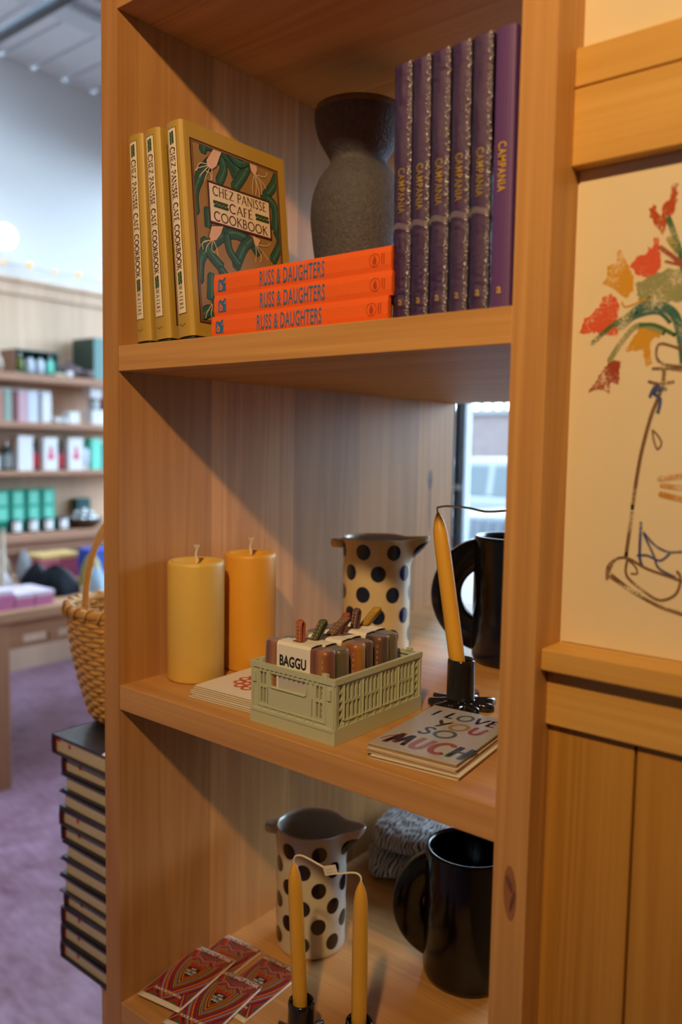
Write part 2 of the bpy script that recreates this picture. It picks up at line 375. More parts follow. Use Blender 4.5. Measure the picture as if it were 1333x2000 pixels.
while x < YW:                                             # ceiling boards run across the shop
    y0_, y1_ = x+.012, x+.2
    if y1_ > SKY0 and y0_ < SKY1: b.box(XW, SKX0, y0_, y1_, ZC, ZC+.02); b.box(SKX1, 3.2, y0_, y1_, ZC, ZC+.02)
    else: b.box(XW, 3.2, y0_, y1_, ZC, ZC+.02)
    x += .212
struct('ceiling', b, [ceil_m])
b = MB(); b.box(XW-.1, XW, -3.1, YW, 2.45, ZC); struct('wall_left', b, white_wall)
b = MB(); b.box(XW-.1, XW, -3.1, YW, 0, 2.45); struct('wall_left', b, w_far)
b = MB(); b.box(XW, XW+.03, -3.0, YW, 2.425, 2.45); b.box(XW, XW+.015, -3.0, YW, 2.35, 2.425)
struct('trim_1', b, w_far, bevel=.004)
b = MB(); b.box(XW-.1, 3.3, -3.1, -3.0, 0, ZC); struct('wall_back', b, mat('wall_back_paint', (.20,.14,.09), .8, var=.05))
b = MB(); b.box(3.2, 3.3, -3.0, YW, 0, ZC); struct('wall_east', b, mat('wall_east_paint', (.22,.16,.11), .8, var=.05))
# partition to the right of the bookcase
YP = .0505; XP = .5932
b = MB(); b.box(XP, 3.2, YP, .15, 0, ZC); struct('wall_right', b, cream)
b = MB(); b.box(XP, 3.2, .0344, YP, 1.7009, 1.7648); b.box(XP, 3.2, .0344, YP, 1.7660, 1.7979); b.box(XP, 3.2, .0375, YP, 1.764, 1.767); o = struct('trim_2', b, w_trim, bevel=.0012)
b = MB(); b.box(XP, 3.2, .0110, YP, 1.2672, 1.2862); struct('trim_3', b, w_trim, bevel=.0012)
b = MB(); b.box(XP, 3.2, .0251, YP, 1.2154, 1.2672); struct('trim_4', b, w_trim, bevel=.0012)
b = MB(); x = XP
for wd in (.0776, .112, .09, .12, .1, .11, .1, .12, .1, .11, .12, .1, .12, .1, .11, .12, .1, .12, .1, .11, .12, .1, .12, .1):
    if x > 3.1: break
    b.box(x, x+wd, .0328, YP, 0, 1.2154); x += wd+.0024
struct('trim_5', b, w_wain, bevel=.001)
# far window wall: dark metal mullions, clear panes
b = MB()
b.box(XW, 3.2, YW, YW+.1, 0, .86); b.box(XW, 3.2, YW, YW+.1, 3.35, ZC)
b.box(-.84, -.13, YW, YW+.1, .86, 3.35); b.box(2.1, 3.2, YW, YW+.1, .86, 3.35)
struct('wall_front', b, mat('wall_front_paint', (.45,.45,.46), .8, var=.05))
fr = MB(); gl = MB()
for xs in ([XW+.024, -2.63, -1.392, -.864], [-.106, .974, 2.076]):
    for x in xs: fr.box(x-.024, x+.024, YW-.03, YW+.07, .86, 3.35)
    for i in range(len(xs)-1):
        for z in (.86, 2.45, 3.31): fr.box(xs[i]+.024, xs[i+1]-.024, YW-.02, YW+.06, z, z+.04)
        gl.box(xs[i]+.024, xs[i+1]-.024, YW+.02, YW+.026, .90, 2.45); gl.box(xs[i]+.024, xs[i+1]-.024, YW+.02, YW+.026, 2.49, 3.31)
        fr.box(xs[i]+.024, xs[i]+.036, YW-.005, YW+.045, .90, 3.31, 1)
wf = struct('window_1', fr, [black_metal, mat('window_bead', (.55,.62,.70), .5, var=.05)])
gp = gl.build('pane', glass, wf); tag(gp, 'clear glass pane')
b = MB(); b.box(-1.417, -1.367, YW-.036, YW-.03, 1.236, 1.258); hb = b.build('lock_plate', mat('lock_plate', (.42,.45,.48), .35, metal=.6, var=.1), wf)
t = thing('added_bench', 'unseen brown bench added behind the bookcase to shape the light on its shelves', 'bench', (0,0,0))  # unseen; added to shape the daylight reaching the shelves from behind
b = MB(); b.box(-1.75, 1.9, 1.55, YW-.001, .80, .855); b.build('bench_top', mat('bench_brown', (.30,.20,.13), .5, var=.02), t, bevel=.004)
for x in (-1.70, -.85, .05, .95, 1.80):
    b = MB(); b.box(x, x+.05, 1.62, YW-.02, 0, .80); b.build('support', bpy.data.materials['bench_brown'], t)
# dark conduit and pale beam under the ceiling, seen at the top left
def bar(name, label, cat, p, q, r, m, n=12):
    b = MB(); b.tube([p, q], r, n); return tag(b.build(name, m), label, cat)
bar('ceiling_conduit', 'dark straight pipe hung across under the pale board ceiling', 'pipe', (-3.88, 1.42, 3.33), (3.18, 1.42, 3.33), .028, pipe_m)
b = MB(); b.box(-3.05, -2.90, -2.9, YW-.05, 3.62, ZC-.001); b.box(-2.90, -2.80, -2.9, YW-.05, 3.66, ZC-.001)
tag(b.build('ceiling_beam', mat('ceiling_beam_paint', (.66,.72,.78), .6, var=.03), bevel=.004), 'pale painted beam under the ceiling boards, crossed by the dark pipe', 'beam')
# the fixture of the spotlight that lights the bookcase
t = thing('track_spotlight', 'black ceiling spotlight aimed at the upper shelves of the bookcase', 'lamp', LAMP)
hd = MB(); hd.M = (AIM-LAMP).to_track_quat('-Z', 'Y').to_matrix().to_4x4()
hd.lathe([(.058,-.01),(.060,.0),(.060,.12),(.045,.15),(.01,.152)], 32, cap0=False); hd.lathe([(.058,-.01),(.055,.02),(.050,.09),(.01,.10)], 32, cap0=False); hd.build('lamp_head', black_metal, t)
b = MB(); b.tube([(-.03,-.06,.10),(-.03,-.06,ZC-LAMP[2]-.001)], .006, 8); b.build('stem', black_metal, t)
mat('brass', (.6,.42,.16), .3, metal=1, var=.05)

# ------------------------------------------------------------------ street outside
asph = mat('asphalt', (.12,.12,.125), .9, var=.15, vscale=6)
b = MB(); b.box(-25, 25, YW+.1, 30, -.25, -.12); struct('street', b, asph)
brick = mat('pale_brick', (.10,.075,.072), .9, var=.3, vscale=5)
t = thing('brick_building', 'low pale pinkish brick building across the street behind the parked cars', 'building', (-6, 17, -.12))
b = MB(); b.box(-14, 14, 0, 4, 0, 2.50); b.build('wall', brick, t)
b = MB(); b.box(-14.1, 14.1, -.10, .1, 2.40, 2.52); b.build('cornice', mat('cornice', (.12,.12,.12), .8, var=.1), t)
mat('far_pane', (.02,.03,.04), .15, var=.1)
for i in range(7):
    b = MB(); b.box(-12+i*3.6, -10.6+i*3.6, -.04, -.005, .9, 1.9); wn = b.build('window', bpy.data.materials['far_pane'], t)
picket_m = mat('white_picket', (.16,.18,.20), .7, var=.05)
def fence(name, label, x0, x1, y, z0, z1, step, wd):
    t = thing(name, label, 'fence', (x0, y, z0))
    b = MB()
    for zz in (.25*(z1-z0), .8*(z1-z0)): b.box(0, x1-x0, .02, .05, zz, zz+.06)
    b.build('rail', picket_m, t)
    n = int((x1-x0)/step); b = MB()
    for i in range(n): b.box(i*step, i*step+wd, 0, .02, 0, z1-z0)
    b.build('pickets', picket_m, t)
    return t
fence('picket_fence', 'low white picket fence on the pavement outside the window', -3.8, 2.5, 4.6, -.12, .95, .085, .05)
t = fence('roof_railing', 'white railing on top of the brick building across the street', -16, 4, 16.95, 2.402, 3.0, .3, .16)
def car(label, loc, rz, body_m, suv):
    t = thing('car', label, 'car', loc, (0,0,rz), 'parked cars outside the window')
    Lc, Wc = 4.5, 1.78
    h0, h1, hr = .28, (.98 if suv else .88), (1.66 if suv else 1.43)
    side = [(-2.25,.35),(-2.22,.72),(-1.9,h1-.04),(-1.0,h1),(1.3,h1),(2.1,h1-.08),(2.25,.7),(2.25,.35),(1.9,h0),(-1.9,h0)]
    b = MB(); b.prism(side, lambda x,z: (x,-Wc/2,z), lambda x,z: (x,Wc/2,z)); b.build('body', body_m, t, bevel=.07, seg=3)
    cab = [(-.95,h1-.02),(-.25,hr-.04),(.1,hr),(1.2,hr),(1.5,hr-.06),(1.95,h1-.02)]
    b = MB(); b.prism(cab, lambda x,z: (x,-Wc/2+.10+(z-h1)*.22,z), lambda x,z: (x,Wc/2-.10-(z-h1)*.22,z)); b.build('roof', body_m, t, bevel=.05, seg=3)
    for sgn in (-1, 1):
        for (xa, xb_, xc, xd) in ((-.72,.42,.42,-.18), (.50,1.62,1.38,.50)):
            yy = lambda z: sgn*(Wc/2-.095-(z-h1)*.22)
            q = [(xa,yy(h1+.03),h1+.03),(xb_,yy(h1+.03),h1+.03),(xc,yy(hr-.1),hr-.1),(xd,yy(hr-.1),hr-.1)]
            b = MB(); b.add(q+[(x,y-sgn*.02,z) for x,y,z in q], [(0,1,2,3),(7,6,5,4),(0,4,5,1),(1,5,6,2),(2,6,7,3),(3,7,4,0)]); b.build('side_window', car_glass, t)
    b = MB(); b.add([(-.93,-.68,h1+.02),(-.93,.68,h1+.02),(-.33,.6,hr-.08),(-.33,-.6,hr-.08)], [(0,1,2,3)]); b.build('windscreen', car_glass, t)
    for (x, y) in ((-1.4,-Wc/2+.02),(1.4,-Wc/2+.02),(-1.4,Wc/2-.02),(1.4,Wc/2-.02)):
        wh = MB(); wh.M = Matrix.Translation((x,y,.32)) @ Matrix.Rotation(PI/2,4,'X')
        wh.lathe([(.20,-.1),(.30,-.11),(.32,-.08),(.32,.08),(.30,.11),(.20,.1)], 24); w1 = wh.build('wheel', tyre, t)
        wh = MB(); wh.M = Matrix.Translation((x,y,.32)) @ Matrix.Rotation(PI/2,4,'X'); wh.lathe([(.05,-.12),(.19,-.11),(.19,.11),(.05,.12)], 16); wh.build('hubcap', hub, w1)
    for y in (-.6,.6):
        b = MB(); b.box(-2.262,-2.2,y-.2,y+.2,.62,.76); b.build('headlight', hub, t)
    b = MB(); b.box(-2.30,-2.2,-.8,.8,.36,.5); b.build('bumper', body_m, t, bevel=.02)
    for s_ in (-1,1):
        b = MB(); b.box(-.75,-.55,s_*Wc/2-.02 if s_>0 else -Wc/2-.16,s_*Wc/2+.16 if s_>0 else -Wc/2+.02,h1-.02,h1+.12); b.build('wing_mirror', body_m, t, bevel=.03)
    return t
car_glass = mat('car_glass', (.008,.022,.028), .3, spec=.5, var=.1); tyre = mat('tyre', (.015,.015,.016), .8, var=.1); hub = mat('hubcap', (.4,.42,.45), .3, metal=.7, var=.1)
car('dark blue car parked nearest the shop window', (-1.35, 7.0, -.12), 0, mat('car_paint_blue', (.010,.022,.042), .3, coat=.15, var=.05), True)
car('pale car with teal windows parked behind the dark blue car', (-5.3, 10.6, -.12), .0, mat('car_paint_white', (.085,.095,.10), .3, coat=.15, var=.03), False)

WALL_BLOBS=[('vermilion',[(0.6552,1.6593),(0.6599,1.6616),(0.6655,1.6525),(0.6681,1.6623),(0.6720,1.6647),(0.6745,1.6753),(0.6785,1.6746),(0.6781,1.6626),(0.6775,1.6547),(0.6737,1.6512),(0.6719,1.6454),(0.6683,1.6368),(0.6639,1.6425),(0.6584,1.6495)]),
('coral',[(0.6421,1.6133),(0.6471,1.6210),(0.6565,1.6240),(0.6562,1.6292),(0.6605,1.6276),(0.6611,1.6358),(0.6652,1.6362),(0.6666,1.6196),(0.6685,1.6111),(0.6646,1.6054),(0.6575,1.6021),(0.6499,1.6060)]),
('ochre',[(0.6194,1.6031),(0.6237,1.6080),(0.6222,1.6167),(0.6310,1.6167),(0.6316,1.6272),(0.6338,1.6291),(0.6386,1.6190),(0.6457,1.6055),(0.6472,1.5948),(0.6411,1.5880),(0.6344,1.5919),(0.6274,1.5990)]),
('coral',[(0.5999,1.5622),(0.6047,1.5740),(0.6169,1.5827),(0.6189,1.5902),(0.6254,1.5938),(0.6335,1.5877),(0.6347,1.5747),(0.6310,1.5686),(0.6357,1.5618),(0.6348,1.5576),(0.6179,1.5609)]),
('ochre',[(0.6420,1.5442),(0.6470,1.5546),(0.6530,1.5626),(0.6720,1.5591),(0.6702,1.5551),(0.6620,1.5515),(0.6640,1.5325),(0.6598,1.5306),(0.6561,1.5434),(0.6475,1.5439)]),
('brick',[(0.6109,1.5107),(0.6196,1.5236),(0.6280,1.5364),(0.6380,1.5359),(0.6376,1.5208),(0.6368,1.5143),(0.6310,1.5189),(0.6292,1.5091),(0.6200,1.5126)]),
('sage',[(0.6481,1.5989),(0.6574,1.6041),(0.6677,1.6071),(0.6850,1.6091),(0.6997,1.6054),(0.7082,1.5905),(0.7011,1.5772),(0.6864,1.5806),(0.6709,1.5820),(0.6521,1.5817)]),
('coral',[(0.6943,1.6360),(0.7017,1.6429),(0.7133,1.6371),(0.7179,1.6208),(0.7109,1.6119),(0.6991,1.6174)]),
('ochre',[(0.7188,1.6051),(0.7296,1.6096),(0.7376,1.5951),(0.7310,1.5842),(0.7215,1.5891)]),
('vermilion',[(0.7297,1.5726),(0.7405,1.5755),(0.7467,1.5595),(0.7381,1.5524),(0.7286,1.5589)])]
WALL_STROKES=[('green',0.0046,[(0.6115,1.5515),(0.6311,1.5675),(0.6503,1.5755)]),
('teal',0.0087,[(0.6356,1.5650),(0.6523,1.5785),(0.6690,1.5791),(0.6817,1.5697),(0.6880,1.5477),(0.6906,1.5312)]),
('sage',0.0054,[(0.6280,1.5364),(0.6404,1.5550),(0.6529,1.5648),(0.6742,1.5569)]),
('green',0.0054,[(0.6721,1.6494),(0.6786,1.6323),(0.6838,1.6174),(0.6860,1.6050)]),
('olive',0.0050,[(0.6729,1.6331),(0.6812,1.6208)]),
('brick',0.0042,[(0.6667,1.6268),(0.6794,1.6159),(0.6850,1.6091)]),
('brick',0.0025,[(0.6714,1.6149),(0.6837,1.6103)]),
('green',0.0042,[(0.7002,1.5953),(0.7069,1.6144),(0.7078,1.6340)]),
('teal',0.0062,[(0.6934,1.5759),(0.7086,1.5825),(0.7274,1.5826)]),
('green',0.0037,[(0.6529,1.5648),(0.6656,1.5638),(0.6825,1.5543)]),
('teal',0.0037,[(0.6379,1.5627),(0.6483,1.5715),(0.6672,1.5741),(0.6779,1.5649)]),
('brown',0.0025,[(0.6883,1.5426),(0.6705,1.5484),(0.6679,1.5386),(0.6734,1.5320),(0.6890,1.5288),(0.7153,1.5260)]),
('brown',0.0029,[(0.6652,1.5282),(0.6797,1.5276),(0.6959,1.5248),(0.7193,1.5218)]),
('brown',0.0029,[(0.6626,1.5178),(0.6721,1.5153),(0.6833,1.5170)]),
('brown',0.0037,[(0.6746,1.5278),(0.6742,1.5153),(0.6706,1.5028),(0.6651,1.4859),(0.6582,1.4516),(0.6537,1.4101)]),
('brown',0.0017,[(0.6676,1.4774),(0.6720,1.4732),(0.6755,1.4669),(0.6726,1.4615),(0.6691,1.4689),(0.6676,1.4774)]),
('blue',0.0033,[(0.6642,1.5050),(0.6684,1.5133),(0.6764,1.5110),(0.6661,1.5092),(0.6727,1.5027),(0.6712,1.4912)]),
('ochre',0.0017,[(0.6369,1.5852),(0.6414,1.5810),(0.6603,1.5872)]),
('orange',0.0050,[(0.6748,1.4371),(0.6934,1.4400),(0.7080,1.4426)]),
('orange',0.0050,[(0.6772,1.4319),(0.6938,1.4305),(0.7124,1.4324)]),
('orange',0.0054,[(0.6765,1.4244),(0.6943,1.4211),(0.7130,1.4201)]),
('brown',0.0037,[(0.6538,1.4080),(0.6502,1.3681)]),
('brown',0.0037,[(0.7510,1.4143),(0.7556,1.3947),(0.7596,1.3551)]),
('blue',0.0029,[(0.6618,1.3998),(0.6620,1.3714),(0.6646,1.3630)]),
('blue',0.0021,[(0.6643,1.3913),(0.6744,1.3813),(0.6850,1.3769),(0.6964,1.3780),(0.7111,1.3805)]),
('blue',0.0021,[(0.6644,1.3902),(0.6737,1.3726),(0.6784,1.3623),(0.6922,1.3563)]),
('blue',0.0021,[(0.6599,1.3712),(0.6684,1.3721),(0.6792,1.3688),(0.6871,1.3761)]),
('brown',0.0025,[(0.6353,1.3508),(0.6403,1.3648),(0.6513,1.3682),(0.6690,1.3608),(0.6944,1.3544),(0.7247,1.3445)]),
('brown',0.0033,[(0.6359,1.3509),(0.6410,1.3488),(0.6570,1.3400),(0.6810,1.3301),(0.6990,1.3262),(0.7376,1.3173)]),
('brown',0.0025,[(0.6514,1.3660),(0.6520,1.3527),(0.6678,1.3410),(0.6808,1.3355),(0.6929,1.3420),(0.6964,1.3553),(0.6930,1.3617)]),
('brown',0.0017,[(0.6386,1.3530),(0.6501,1.3454),(0.6636,1.3387)]),
('brown',0.0017,[(0.6513,1.3671),(0.6586,1.3619),(0.6606,1.3559),(0.6551,1.3553)]),
('brown',0.0033,[(0.6347,1.3481),(0.6351,1.3587),(0.6403,1.3653)])]
COVER_LEAVES=[(0.0098,[(0.0150,0.1535),(0.0159,0.1795),(0.0354,0.2106),(0.0623,0.2312),(0.0777,0.2278),(0.0871,0.2130)]),
(0.0091,[(0.0605,0.2402),(0.0782,0.2337),(0.0957,0.2191),(0.1082,0.2382)]),
(0.0098,[(0.0833,0.1984),(0.1013,0.2206),(0.1109,0.2370)]),
(0.0091,[(0.1358,0.1976),(0.1551,0.2186),(0.1656,0.2377)]),
(0.0079,[(0.0333,0.2305),(0.0351,0.2375),(0.0503,0.2401)]),
(0.0087,[(0.0572,0.1994),(0.0663,0.2171),(0.0622,0.2293)]),
(0.0098,[(0.0145,0.0705),(0.0191,0.0972),(0.0380,0.1176),(0.0596,0.1334),(0.0812,0.1398),(0.1079,0.1336),(0.1210,0.1222)]),
(0.0091,[(0.0258,0.1207),(0.0369,0.1043),(0.0537,0.0922)]),
(0.0098,[(0.0778,0.0985),(0.0934,0.1248),(0.1082,0.1376)]),
(0.0079,[(0.0649,0.1345),(0.0686,0.1160),(0.0834,0.1014)]),
(0.0091,[(0.1467,0.1190),(0.1632,0.1447),(0.1560,0.1596)]),
(0.0091,[(0.1417,0.1991),(0.1557,0.1902),(0.1545,0.1593)]),
(0.0071,[(0.0344,0.1599),(0.0341,0.1374)]),
(0.0079,[(0.0350,0.0795),(0.0315,0.0490)]),
(0.0098,[(0.0161,0.0282),(0.0264,0.0352),(0.0364,0.0347)]),
(0.0079,[(0.0737,0.2440),(0.0941,0.2324),(0.1170,0.2446)]),
(0.0079,[(0.0510,0.0899),(0.0708,0.0780),(0.1044,0.0914),(0.1316,0.0779)]),
(0.0087,[(0.0373,0.0461),(0.0642,0.0615),(0.0900,0.0498)]),
(0.0079,[(0.1077,0.0642),(0.1294,0.0514),(0.1545,0.0713)])]
COVER_BULBS=[[(0.0500,0.2372),(0.0637,0.2415),(0.0597,0.2305),(0.0535,0.2174),(0.0455,0.2114),(0.0381,0.2132),(0.0374,0.2205)],
[(0.1124,0.2394),(0.1257,0.2401),(0.1258,0.2311),(0.1209,0.2228),(0.1143,0.2280)],
[(0.0398,0.1405),(0.0592,0.1447),(0.0545,0.1342),(0.0461,0.1249),(0.0384,0.1224),(0.0342,0.1262)],
[(0.1101,0.1439),(0.1248,0.1410),(0.1189,0.1318),(0.1134,0.1327)]]
COVER_ROOTS=[[(0.0421,0.2161),(0.0258,0.2135),(0.0201,0.2027)],
[(0.0420,0.2152),(0.0273,0.2009),(0.0245,0.1965)],
[(0.0432,0.2146),(0.0345,0.1991),(0.0315,0.1928)],
[(0.0456,0.2133),(0.0447,0.2018),(0.0418,0.1973)],
[(0.0394,0.2145),(0.0241,0.2075),(0.0177,0.2030)],
[(0.0351,0.2067),(0.0424,0.2050),(0.0444,0.1980)],
[(0.1195,0.2235),(0.1156,0.2106),(0.1146,0.1984)],
[(0.1209,0.2239),(0.1226,0.2104),(0.1202,0.1978)],
[(0.1223,0.2238),(0.1315,0.2146),(0.1319,0.2017)],
[(0.1225,0.2253),(0.1397,0.2268),(0.1447,0.2342)],
[(0.1209,0.2228),(0.1266,0.2074),(0.1272,0.1975)],
[(0.1232,0.2241),(0.1374,0.2161),(0.1398,0.2107)],
[(0.0372,0.1231),(0.0230,0.1165),(0.0237,0.1092)],
[(0.0384,0.1229),(0.0302,0.1142),(0.0271,0.1061)],
[(0.0396,0.1226),(0.0375,0.1119),(0.0423,0.1081)],
[(0.0410,0.1238),(0.0454,0.1153),(0.0472,0.1062)],
[(0.0359,0.1228),(0.0257,0.1189),(0.0216,0.1143)],
[(0.1148,0.1330),(0.1152,0.1211),(0.1130,0.1108)],
[(0.1162,0.1322),(0.1237,0.1207),(0.1215,0.1113)],
[(0.1162,0.1333),(0.1364,0.1353),(0.1427,0.1406)],
[(0.1176,0.1325),(0.1297,0.1239),(0.1363,0.1171)],
[(0.0321,0.0434),(0.0238,0.0329),(0.0207,0.0251)],
[(0.0333,0.0427),(0.0299,0.0319),(0.0309,0.0283)]]
# ------------------------------------------------------------------ the bookcase
ZA, ZBt, ZBb, ZCt, ZCb, ZDt, ZDb = 1.9977, 1.5827, 1.5503, 1.1366, 1.1033, .6910, .6585
DP = .8334
case = thing('bookcase', 'tall open fir bookcase, open at the back, holding books, candles and pitchers', 'bookcase', (0,0,0))
kn = mat('knot', (.15,.06,.03), .5, var=.3, vscale=80); kn_h = mat('knot_halo', (.30,.125,.045), .5, var=.25, vscale=60)
b = MB(); b.box(-.0326, 0, 0, DP, 0, 2.75)
for (y, z, ry, rz) in ((.748,1.395,.008,.020),(.748,1.345,.002,.055)): b.flat([disc(y, z, ry, 18, rz)], lambda u,v: (.0003,u,v), 1)
b.build('side_panel', [w_panel, kn], case)
b = MB(); b.box(.56, XP, 0, DP, 0, 2.75)
def knot(b, cx, cz, y, rx, rz, rot=0, m=1):
    c_, s_ = math.cos(rot), math.sin(rot)
    P = [(cx+rx*math.cos(a)*c_-rz*math.sin(a)*s_, cz+rx*math.cos(a)*s_+rz*math.sin(a)*c_) for a in [2*PI*k/14 for k in range(14)]]
    b.flat([poly(P)], lambda u,v: (u, y, v), m)
knot(b, .5775, 1.062, -.00015, .0065, .026, .05, 2); knot(b, .5768, 1.070, -.0003, .0022, .0085, .42); knot(b, .5802, 1.055, -.0003, .0018, .0105, -.22)
b.build('side_panel', [w_z, kn, kn_h], case)
for zt, zb in ((ZA+.0325, ZA), (ZBt, ZBb), (ZCt, ZCb), (ZDt, ZDb), (.26,.2275)):
    b = MB(); b.box(0, .56, .0004, DP, zb, zt); b.build('shelf_board', w_x, case, bevel=.0010)
b = MB(); b.box(-.0326, XP, -.012, DP, 2.75, 2.79); b.build('top_board', w_x, case, bevel=.002)

# ------------------------------------------------------------------ upper shelf: three gold cookbooks
gold = mat('gold_jacket', (.46,.30,.055), .38, var=.06, vscale=20, spec=.6)
dkgreen = mat('dark_green_cloth', (.01,.035,.018), .6, var=.1)
page = mat('page_block', (.74,.68,.56), .85, var=.06, vscale=150)
maroon = mat('maroon_ink', (.07,.012,.012), .5, var=.05); label_c = mat('label_cream', (.78,.70,.58), .5, var=.02)
leafg = mat('leek_green', (.028,.10,.070), .45, var=.35, vscale=60); leafl = mat('leek_light', (.075,.19,.14), .45, var=.2, vscale=90); ink = mat('leaf_outline', (.008,.012,.02), .5, var=.05)
tan = mat('cover_tan', (.33,.20,.075), .45, var=.06); bulbm = mat('leek_bulb', (.74,.50,.40), .5, var=.15, vscale=40); rootm = mat('leek_root', (.74,.62,.50), .5, var=.05)
orn = mat('ornament_green', (.03,.07,.015), .5, var=.3, vscale=400)
TB, WB, HB = .030, .180, .2605
def cookbook(label):
    t = thing('cookbook', label, 'book', group='gold cookbooks on the upper shelf')
    # spine: half ellipse bulging forward
    bul = .0085
    arc = [(TB/2-TB/2*math.cos(PI*k/12), .007-bul*math.sin(PI*k/12)**.8) for k in range(13)]
    out = [(0, WB)]+arc+[(TB, WB)]
    def inset(p, d):
        x, y = p; return (min(max(x, d), TB-d), max(y+d, y) if y < WB else y)
    inn = [inset(p, .0012) for p in out]
    b = MB(); n = len(out); vs = []
    for z in (.0032, HB):
        vs += [(x,y,z) for x,y in out]+[(x,y,z) for x,y in inn]
    fs = []
    for i in range(n-1):
        sm = (i, i+1, 2*n+i+1, 2*n+i)
        fs += [sm, (n+i+1, n+i, 3*n+i, 3*n+i+1), (i+1, i, n+i, n+i+1), (2*n+i, 2*n+i+1, 3*n+i+1, 3*n+i)]
    fs += [(0, 2*n, 3*n, n), (n-1, 2*n-1, 4*n-1, 3*n-1)]
    b.add(vs, fs, 0, False)
    # spine label: cream band, maroon edge, lettering, two ornaments
    def sp(lift):
        def f(s, z):
            th = PI/2+s/(TB/2)*.92
            return (TB/2-(TB/2+lift)*math.cos(th), .007-(bul+lift)*math.sin(th)**.8, z)
        return f
    bw = .0072
    def band(x0, x1, z0, z1, lift, m):
        k = 6; b.add([sp(lift)(x0+(x1-x0)*i/k, z) for z in (z0, z1) for i in range(k+1)], [(i, i+1, k+2+i, k+1+i) for i in range(k)], m)
    band(-bw-.0007, bw+.0007, .0305, .2525, .0002, 2); band(-bw, bw, .0313, .2517, .0004, 1)
    L2 = lambda a, c: sp(.0006)(c, -a)          # a runs down the spine, c across
    b.flat([([(x,y) for x,y in v], f) for v,f in caps('CHEZ PANISSE CAF\u00c9 COOKBOOK', .146, .0086, .20, ox=-.2295, oy=-.0043)], L2, 2)
    b.flat(caps('WATERS', .028, .0062, .16, gap=.3, ox=-.0645, oy=-.0031), L2, 2)
    for a0 in (-.249, -.0815):
        for i in range(6): b.flat([disc(a0+.0022+i*.0024, (-1)**i*.0018, .0021, 8), disc(a0+.0022+i*.0024, -(-1)**i*.0022, .0016, 8)], L2, 4)
    b.flat(stroke([(-.006+i*.0016, .017+.0015*math.sin(i*1.4)) for i in range(8)], .0005), sp(.0004), 2)
    # front cover art on the right-hand board
    F = lambda lift: (lambda y, z: (TB+lift, y, z))
    y0, y1, z0, z1 = .0125, .1665, .0192, .2418
    b.flat([rect(y0, z0, y1, z1)], F(.0002), 2); b.flat([rect(y0+.0022, z0+.0022, y1-.0022, z1-.0022)], F(.0003), 3); b.flat([rect(y0+.0032, z0+.0032, y1-.0032, z1-.0032)], F(.0004), 2); b.flat([rect(y0+.0042, z0+.0042, y1-.0042, z1-.0042)], F(.0005), 5)
    def clip(polys):
        a0, a1, c0, c1 = y0+.0045, y1-.0045, z0+.0045, z1-.0045
        return [([(min(max(x,a0),a1), min(max(y,c0),c1)) for x,y in v], f) for v,f in polys]
    for i, (wd, p) in enumerate(COVER_LEAVES):
        q = smooth_path(p, 5)
        b.flat(clip(stroke(q, wd*1.3+.0022)), F(.0006+i*.00003), 6); b.flat(clip(stroke(q, wd*1.3)), F(.000615+i*.00003), 7)
        b.flat(clip(stroke([(x+wd*.18, y+wd*.15) for x,y in q], wd*.28)), F(.00062+i*.00003), 8)
    for p in COVER_BULBS:
        cx = sum(a for a,_ in p)/len(p); cy = sum(c for _,c in p)/len(p)
        b.flat(clip([poly([(cx+(x-cx)*1.12, cy+(y-cy)*1.1) for x,y in p])]), F(.0013), 6); b.flat(clip([poly(p)]), F(.00135), 9)
    for p in COVER_ROOTS: b.flat(clip(stroke(smooth_path(p, 4), .0010)), F(.0014), 10)
    ly0, ly1, lz0, lz1 = .0362, .1465, .1445, .1962
    b.flat([rect(ly0, lz0, ly1, lz1)], F(.0015), 2); b.flat([rect(ly0+.0026, lz0+.0026, ly1-.0026, lz1-.0026)], F(.0016), 1)
    T = F(.0017)
    b.flat(caps('CHEZ PANISSE', .094, .0112, .15, ox=.0443, oy=.1800), T, 2)
    b.flat(caps('CAF\u00c9', .041, .0112, .15, ox=.0712, oy=.1642), T, 2)
    b.flat(caps('COOKBOOK', .094, .0112, .15, ox=.0443, oy=.1490), T, 2)
    for a0 in (.0445, .1175):
        for i in range(8): b.flat([disc(a0+.002+i*.003, .1696+(-1)**i*.002, .0026, 8), disc(a0+.002+i*.003, .1696-(-1)**i*.0028, .0019, 8)], T, 4)
    b.build('dust_jacket', [gold, label_c, maroon, tan, orn, tan, ink, leafg, leafl, bulbm, rootm], t)
    b = MB(); b.box(.0015, .004, .008, WB-.001, 0, HB-.002); b.box(TB-.004, TB-.0015, .008, WB-.001, 0, HB-.002); b.prism([(.002,.009)]+[(min(max(x,.002),TB-.002), y+.002) for x,y in arc[1:-1]]+[(TB-.002,.009)], lambda x,y:(x,y,.0003), lambda x,y:(x,y,HB-.002)); b.build('cloth_boards', dkgreen, t)
    b = MB(); b.box(.0042, TB-.0042, .0115, WB-.006, .004, HB-.005); b.build('page_block', page, t)
    return t
ck = cookbook('leftmost gold cookbook, leaning on the left side panel of the bookcase')
ck.location = (.0215, .0105, ZBt); ck.rotation_euler = (0, math.radians(-3.75), 0)
dup(ck, 'middle gold cookbook of the three, between two others on the upper shelf', (.0600, .0105, ZBt), (0, math.radians(-5.0), 0))
dup(ck, 'rightmost gold cookbook, its leek-patterned front cover facing the orange books', (.1040, .0105, ZBt), (0, math.radians(-5.5), 0))

